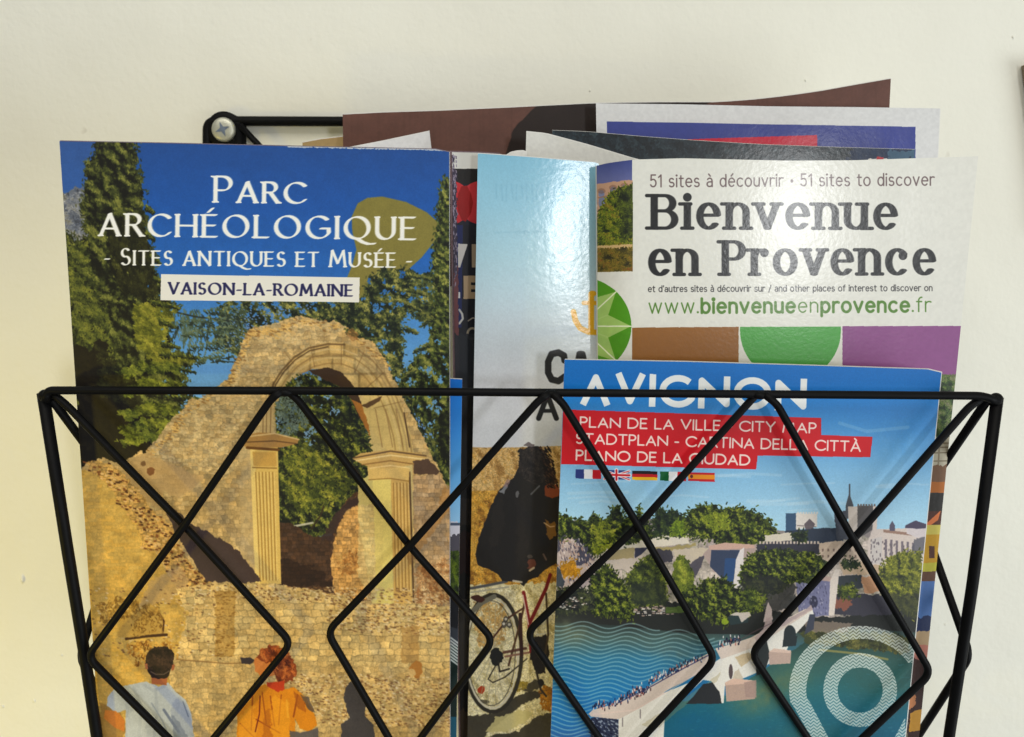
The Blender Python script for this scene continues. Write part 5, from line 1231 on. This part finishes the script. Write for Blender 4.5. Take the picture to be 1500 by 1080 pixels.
# side returns: bottom rails running back to the wall
for xa, xb in ((168, 304), (1364, 1180)):
    a = low(xa, BOTY, .001); b = np.array([BP(xb, 1000)[0], yb, a[2]])
    tube('bottom_rail', [a, b, b + np.array([0, 0, .11])], R * 1.2, M_WIRE, rack, rad=.004)
a = low(168, BOTY, .001); b = low(1364, BOTY, .001)
for k in range(7):
    t = (k + .5) / 7; x = a[0] + (b[0] - a[0]) * t
    tube('floor_wire', [(x, a[1], a[2]), (x * .86, yb, a[2])], R, M_WIRE, rack)
tube('back_rail', [(BP(304, 1000)[0], yb, a[2]), (BP(1180, 1000)[0], yb, a[2])], R * 1.2, M_WIRE, rack)
# screw with washer-like pan head and a cross recess
sc = thing('wall_screw', 'pale cross-head screw in the top left corner of the rack frame', 'screw', BP(335, 193, 0))
c = BP(335, 193, 0)
def lathe(name, prof, c, mat, parent, n=36):
    V, F = [], []
    for (r, y) in prof:
        for i in range(n):
            a = 2 * math.pi * i / n; V.append((c[0] + r * math.cos(a), c[1] + y, c[2] + r * math.sin(a)))
    for j in range(len(prof) - 1):
        for i in range(n): F.append((j * n + i, j * n + (i + 1) % n, (j + 1) * n + (i + 1) % n, (j + 1) * n + i))
    F.append(tuple(range((len(prof) - 1) * n, len(prof) * n)))
    me = bpy.data.meshes.new(name); me.from_pydata(V, [], F); me.update(); smooth(me)
    return link(name, me, [mat], parent)
head = lathe('screw_head', [(.0041, -.0046), (.0041, -.0052), (.0039, -.0057), (.0034, -.0060), (.0020, -.0062), (.0006, -.0062)], c, M_ZINC, sc)
lathe('mounting_washer', [(.0062, .0), (.0062, -.0044), (.0058, -.0047), (.0040, -.0047)], c, M_WIRE, rack)
lathe('screw_shank', [(.0020, .004), (.0020, -.0046), (.0018, -.0048)], c, M_ZINC, sc)
V, F = [], []
for w, l in ((.0006, .0019), (.0019, .0006)):
    pass
star = []
for k in range(8):
    a = math.radians(20 + 45 * k); r = .0026 if k % 2 == 0 else .0009
    star.append((r * math.cos(a), r * math.sin(a)))
V = [(c[0] + x, c[1] - .00635, c[2] + z) for x, z in star] + [(c[0] + x * .8, c[1] - .0055, c[2] + z * .8) for x, z in star]
F = [tuple(range(8))[::-1]] + [(k, (k + 1) % 8, 8 + (k + 1) % 8, 8 + k) for k in range(8)]
me = bpy.data.meshes.new('cross_recess'); me.from_pydata(V, [], F); me.update(); link('cross_recess', me, [M_SLOT], head)
for k, (x, y) in enumerate(((331, 201), (341, 187))):
    pass

# ------------------------------------------------------------------ leaflets
def leaflet(name, label, s, y0, tilt, bow=None, pages=2, gap=.0006, matk={}, img=None, pshift=(0, -1.0), nu=28, nv=30, thick=.00030, group=None, page_mat=None, cover='cover'):
    base = place(*s.pos(.5, 1.0), y0, tilt)
    t = thing(name, label, 'leaflet', tuple(base), group)
    bow = bow or (lambda u, v: 0.0)
    m = paper_mat(name + '_print', s.image(name + '_print'), **matk)
    def f(off, dx=0, dy=0):
        def g(u, v):
            x, y = s.pos(u, v)
            return place(x + dx, y + dy * (1 - v), y0 + off + bow(u, v), tilt)
        return g
    grid_mesh(cover, f(0), nu, nv, m, t, thick, side=M_PAGE)
    for k in range(pages):
        grid_mesh('page', f(gap * (k + 1), pshift[0] * (k + 1), pshift[1] * (k + 1)), nu, 10, page_mat or M_PAGE, t, thick, side=M_PAGE)
    return t

GL = dict(rough=.45, coat=.45, crough=.13, broad=.02)
ruins = paint_ruins()
leaflet('ruins_leaflet', 'large leaflet with a ruined arch and white serif title, front left of the rack', ruins, -.0662, .016,
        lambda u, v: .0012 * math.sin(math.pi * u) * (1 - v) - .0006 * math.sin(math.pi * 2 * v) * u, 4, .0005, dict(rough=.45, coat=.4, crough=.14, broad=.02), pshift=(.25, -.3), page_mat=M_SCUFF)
cmap = paint_map()
leaflet('city_map_leaflet', 'bright blue city map leaflet with red title bands and a river bridge', cmap, -.0668, .012,
        lambda u, v: -.0006 * math.sin(math.pi * u), 3, .0005, GL, pshift=(.4, -.4))
wel = paint_welcome()
leaflet('welcome_leaflet', 'white leaflet with bold black lettering above green, brown and purple squares', wel, -.0545, .0,
        lambda u, v: .0040 * max(0, 1 - u / .10) ** 2 - .0015 * math.sin(math.pi * u) * (1 - v) - .004 * max(0, u - .8) * (1 - v), 2, .0007, dict(rough=.55, coat=.7, crough=.21, bump=.07, bscale=900, broad=.012), pshift=(-.8, .5), nu=48)
cyc = paint_cyclist()
leaflet('cyclist_leaflet', 'pale blue leaflet with a cyclist in a dark coat, mid rack', cyc, -.0470, .004,
        lambda u, v: .0044 * (u - .5) * math.exp(-((v - .15) / .28) ** 2) - .0006 * math.sin(math.pi * u), 1, .0006, dict(rough=.45, coat=.75, crough=.18, bump=.10, bscale=560, broad=.02), nu=30)
sl = paint_sliver()
leaflet('map_leaflet', 'narrow strip of a blue leaflet showing behind the right edge of the ruins leaflet', sl, -.0610, .006, None, 1, .0005, GL, nu=6)
nav = paint_navy()
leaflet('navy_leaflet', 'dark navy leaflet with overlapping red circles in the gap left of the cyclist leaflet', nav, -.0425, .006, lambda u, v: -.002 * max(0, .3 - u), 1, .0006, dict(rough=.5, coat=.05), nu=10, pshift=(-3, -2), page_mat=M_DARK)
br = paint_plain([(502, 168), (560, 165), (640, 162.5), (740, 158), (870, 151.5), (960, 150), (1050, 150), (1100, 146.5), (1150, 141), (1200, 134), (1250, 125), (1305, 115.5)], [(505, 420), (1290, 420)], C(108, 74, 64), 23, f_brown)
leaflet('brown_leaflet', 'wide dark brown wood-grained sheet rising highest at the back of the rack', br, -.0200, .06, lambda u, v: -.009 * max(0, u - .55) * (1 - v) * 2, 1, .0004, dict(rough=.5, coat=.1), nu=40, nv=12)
bl = paint_plain([(873, 151.5), (1000, 153), (1130, 156), (1250, 157), (1377, 159)], [(878, 460), (1362, 460)], C(216, 216, 216), 29, f_blue)
leaflet('blue_band_leaflet', 'white leaflet with a blue band and red wedge, at the back on the right', bl, -.0300, .03, lambda u, v: -.002 * max(0, u - .5), 2, .0005, dict(rough=.5, coat=.1), nv=12, pshift=(.5, .6))
te = paint_plain([(809, 191), (860, 193), (940, 200), (1020, 206), (1120, 212), (1230, 216), (1340, 219)], [(815, 430), (1335, 430)], C(27, 38, 46), 31, f_teal)
leaflet('dark_teal_leaflet', 'dark teal leaflet showing as a thin band below the blue and red one', te, -.0385, .02, lambda u, v: 0, 2, .0005, dict(rough=.4, coat=.2), nv=12, pshift=(0, -.2))
w1 = paint_plain([(771, 193), (800, 196), (860, 212), (930, 233), (1000, 250)], [(765, 430), (1000, 430)], C(214, 213, 208), 37)
leaflet('plain_sheet', 'plain white sheet with a sloping top edge left of the dark teal leaflet', w1, -.0400, .01, None, 1, .0004, dict(rough=.6, coat=0), nv=12)
w2 = paint_plain([(488, 221), (560, 207), (629, 192.5)], [(510, 420), (655, 420)], C(216, 215, 216), 41)
leaflet('tilted_sheet', 'plain white sheet tilted upwards whose corner peeks over the ruins leaflet', w2, -.0340, .01, None, 1, .0004, dict(rough=.6, coat=0), nv=12)
ta = paint_plain([(443, 209), (470, 204), (500, 200.5), (540, 196)], [(450, 420), (545, 420)], C(176, 150, 104), 43)
leaflet('tan_sheet', 'small tan corner of a sheet left of the brown wood-grained one', ta, -.0140, .01, None, 1, .0004, dict(rough=.6, coat=0), nv=12)
w3 = paint_plain([(741, 228), (748, 223.5), (757, 221.5), (766, 221), (772, 223)], [(735, 420), (775, 420)], C(226, 225, 222), 47)
leaflet('rounded_sheet', 'white rounded corner of paper just above the pale blue cyclist leaflet', w3, -.0412, .01, None, 1, .0004, dict(rough=.6, coat=0), nv=12)

# ------------------------------------------------------------------ neighbour on the wall, cut by the right edge
fr = thing('wall_plaque', 'brown corner of a wooden plaque on the wall, cut off by the right edge', 'plaque', (0.24, 0, 1.55))
def slab(name, quad, y0, y1, mat, parent, bev=.0008):
    q = np.array(quad, float); c0 = q.mean(0)
    V = []
    for y, k in ((y0, 1), (y1 + bev, 1), (y1, .985)):
        for p in q:
            pp = c0 + (p - c0) * k; V.append((pp[0], y, pp[1]))
    F = []
    for j in range(2):
        for i in range(4): F.append((j * 4 + i, j * 4 + (i + 1) % 4, (j + 1) * 4 + (i + 1) % 4, (j + 1) * 4 + i))
    F.append((8, 9, 10, 11)); F.append((3, 2, 1, 0))
    me = bpy.data.meshes.new(name); me.from_pydata(V, [], F); me.update(); return link(name, me, [mat], parent)
p0 = place(1496, 97, -.0005); p1 = place(1503, 150, -.0005)
sl_ = (p1[0] - p0[0]) / (p0[2] - p1[2]) * .06
slab('plaque_board', [(p0[0], p0[2]), (p0[0] + sl_, p0[2] - .06), (p0[0] + .09 + sl_, p0[2] - .055), (p0[0] + .09, p0[2] + .004)], -.0005, -.006, M_OAK, fr)
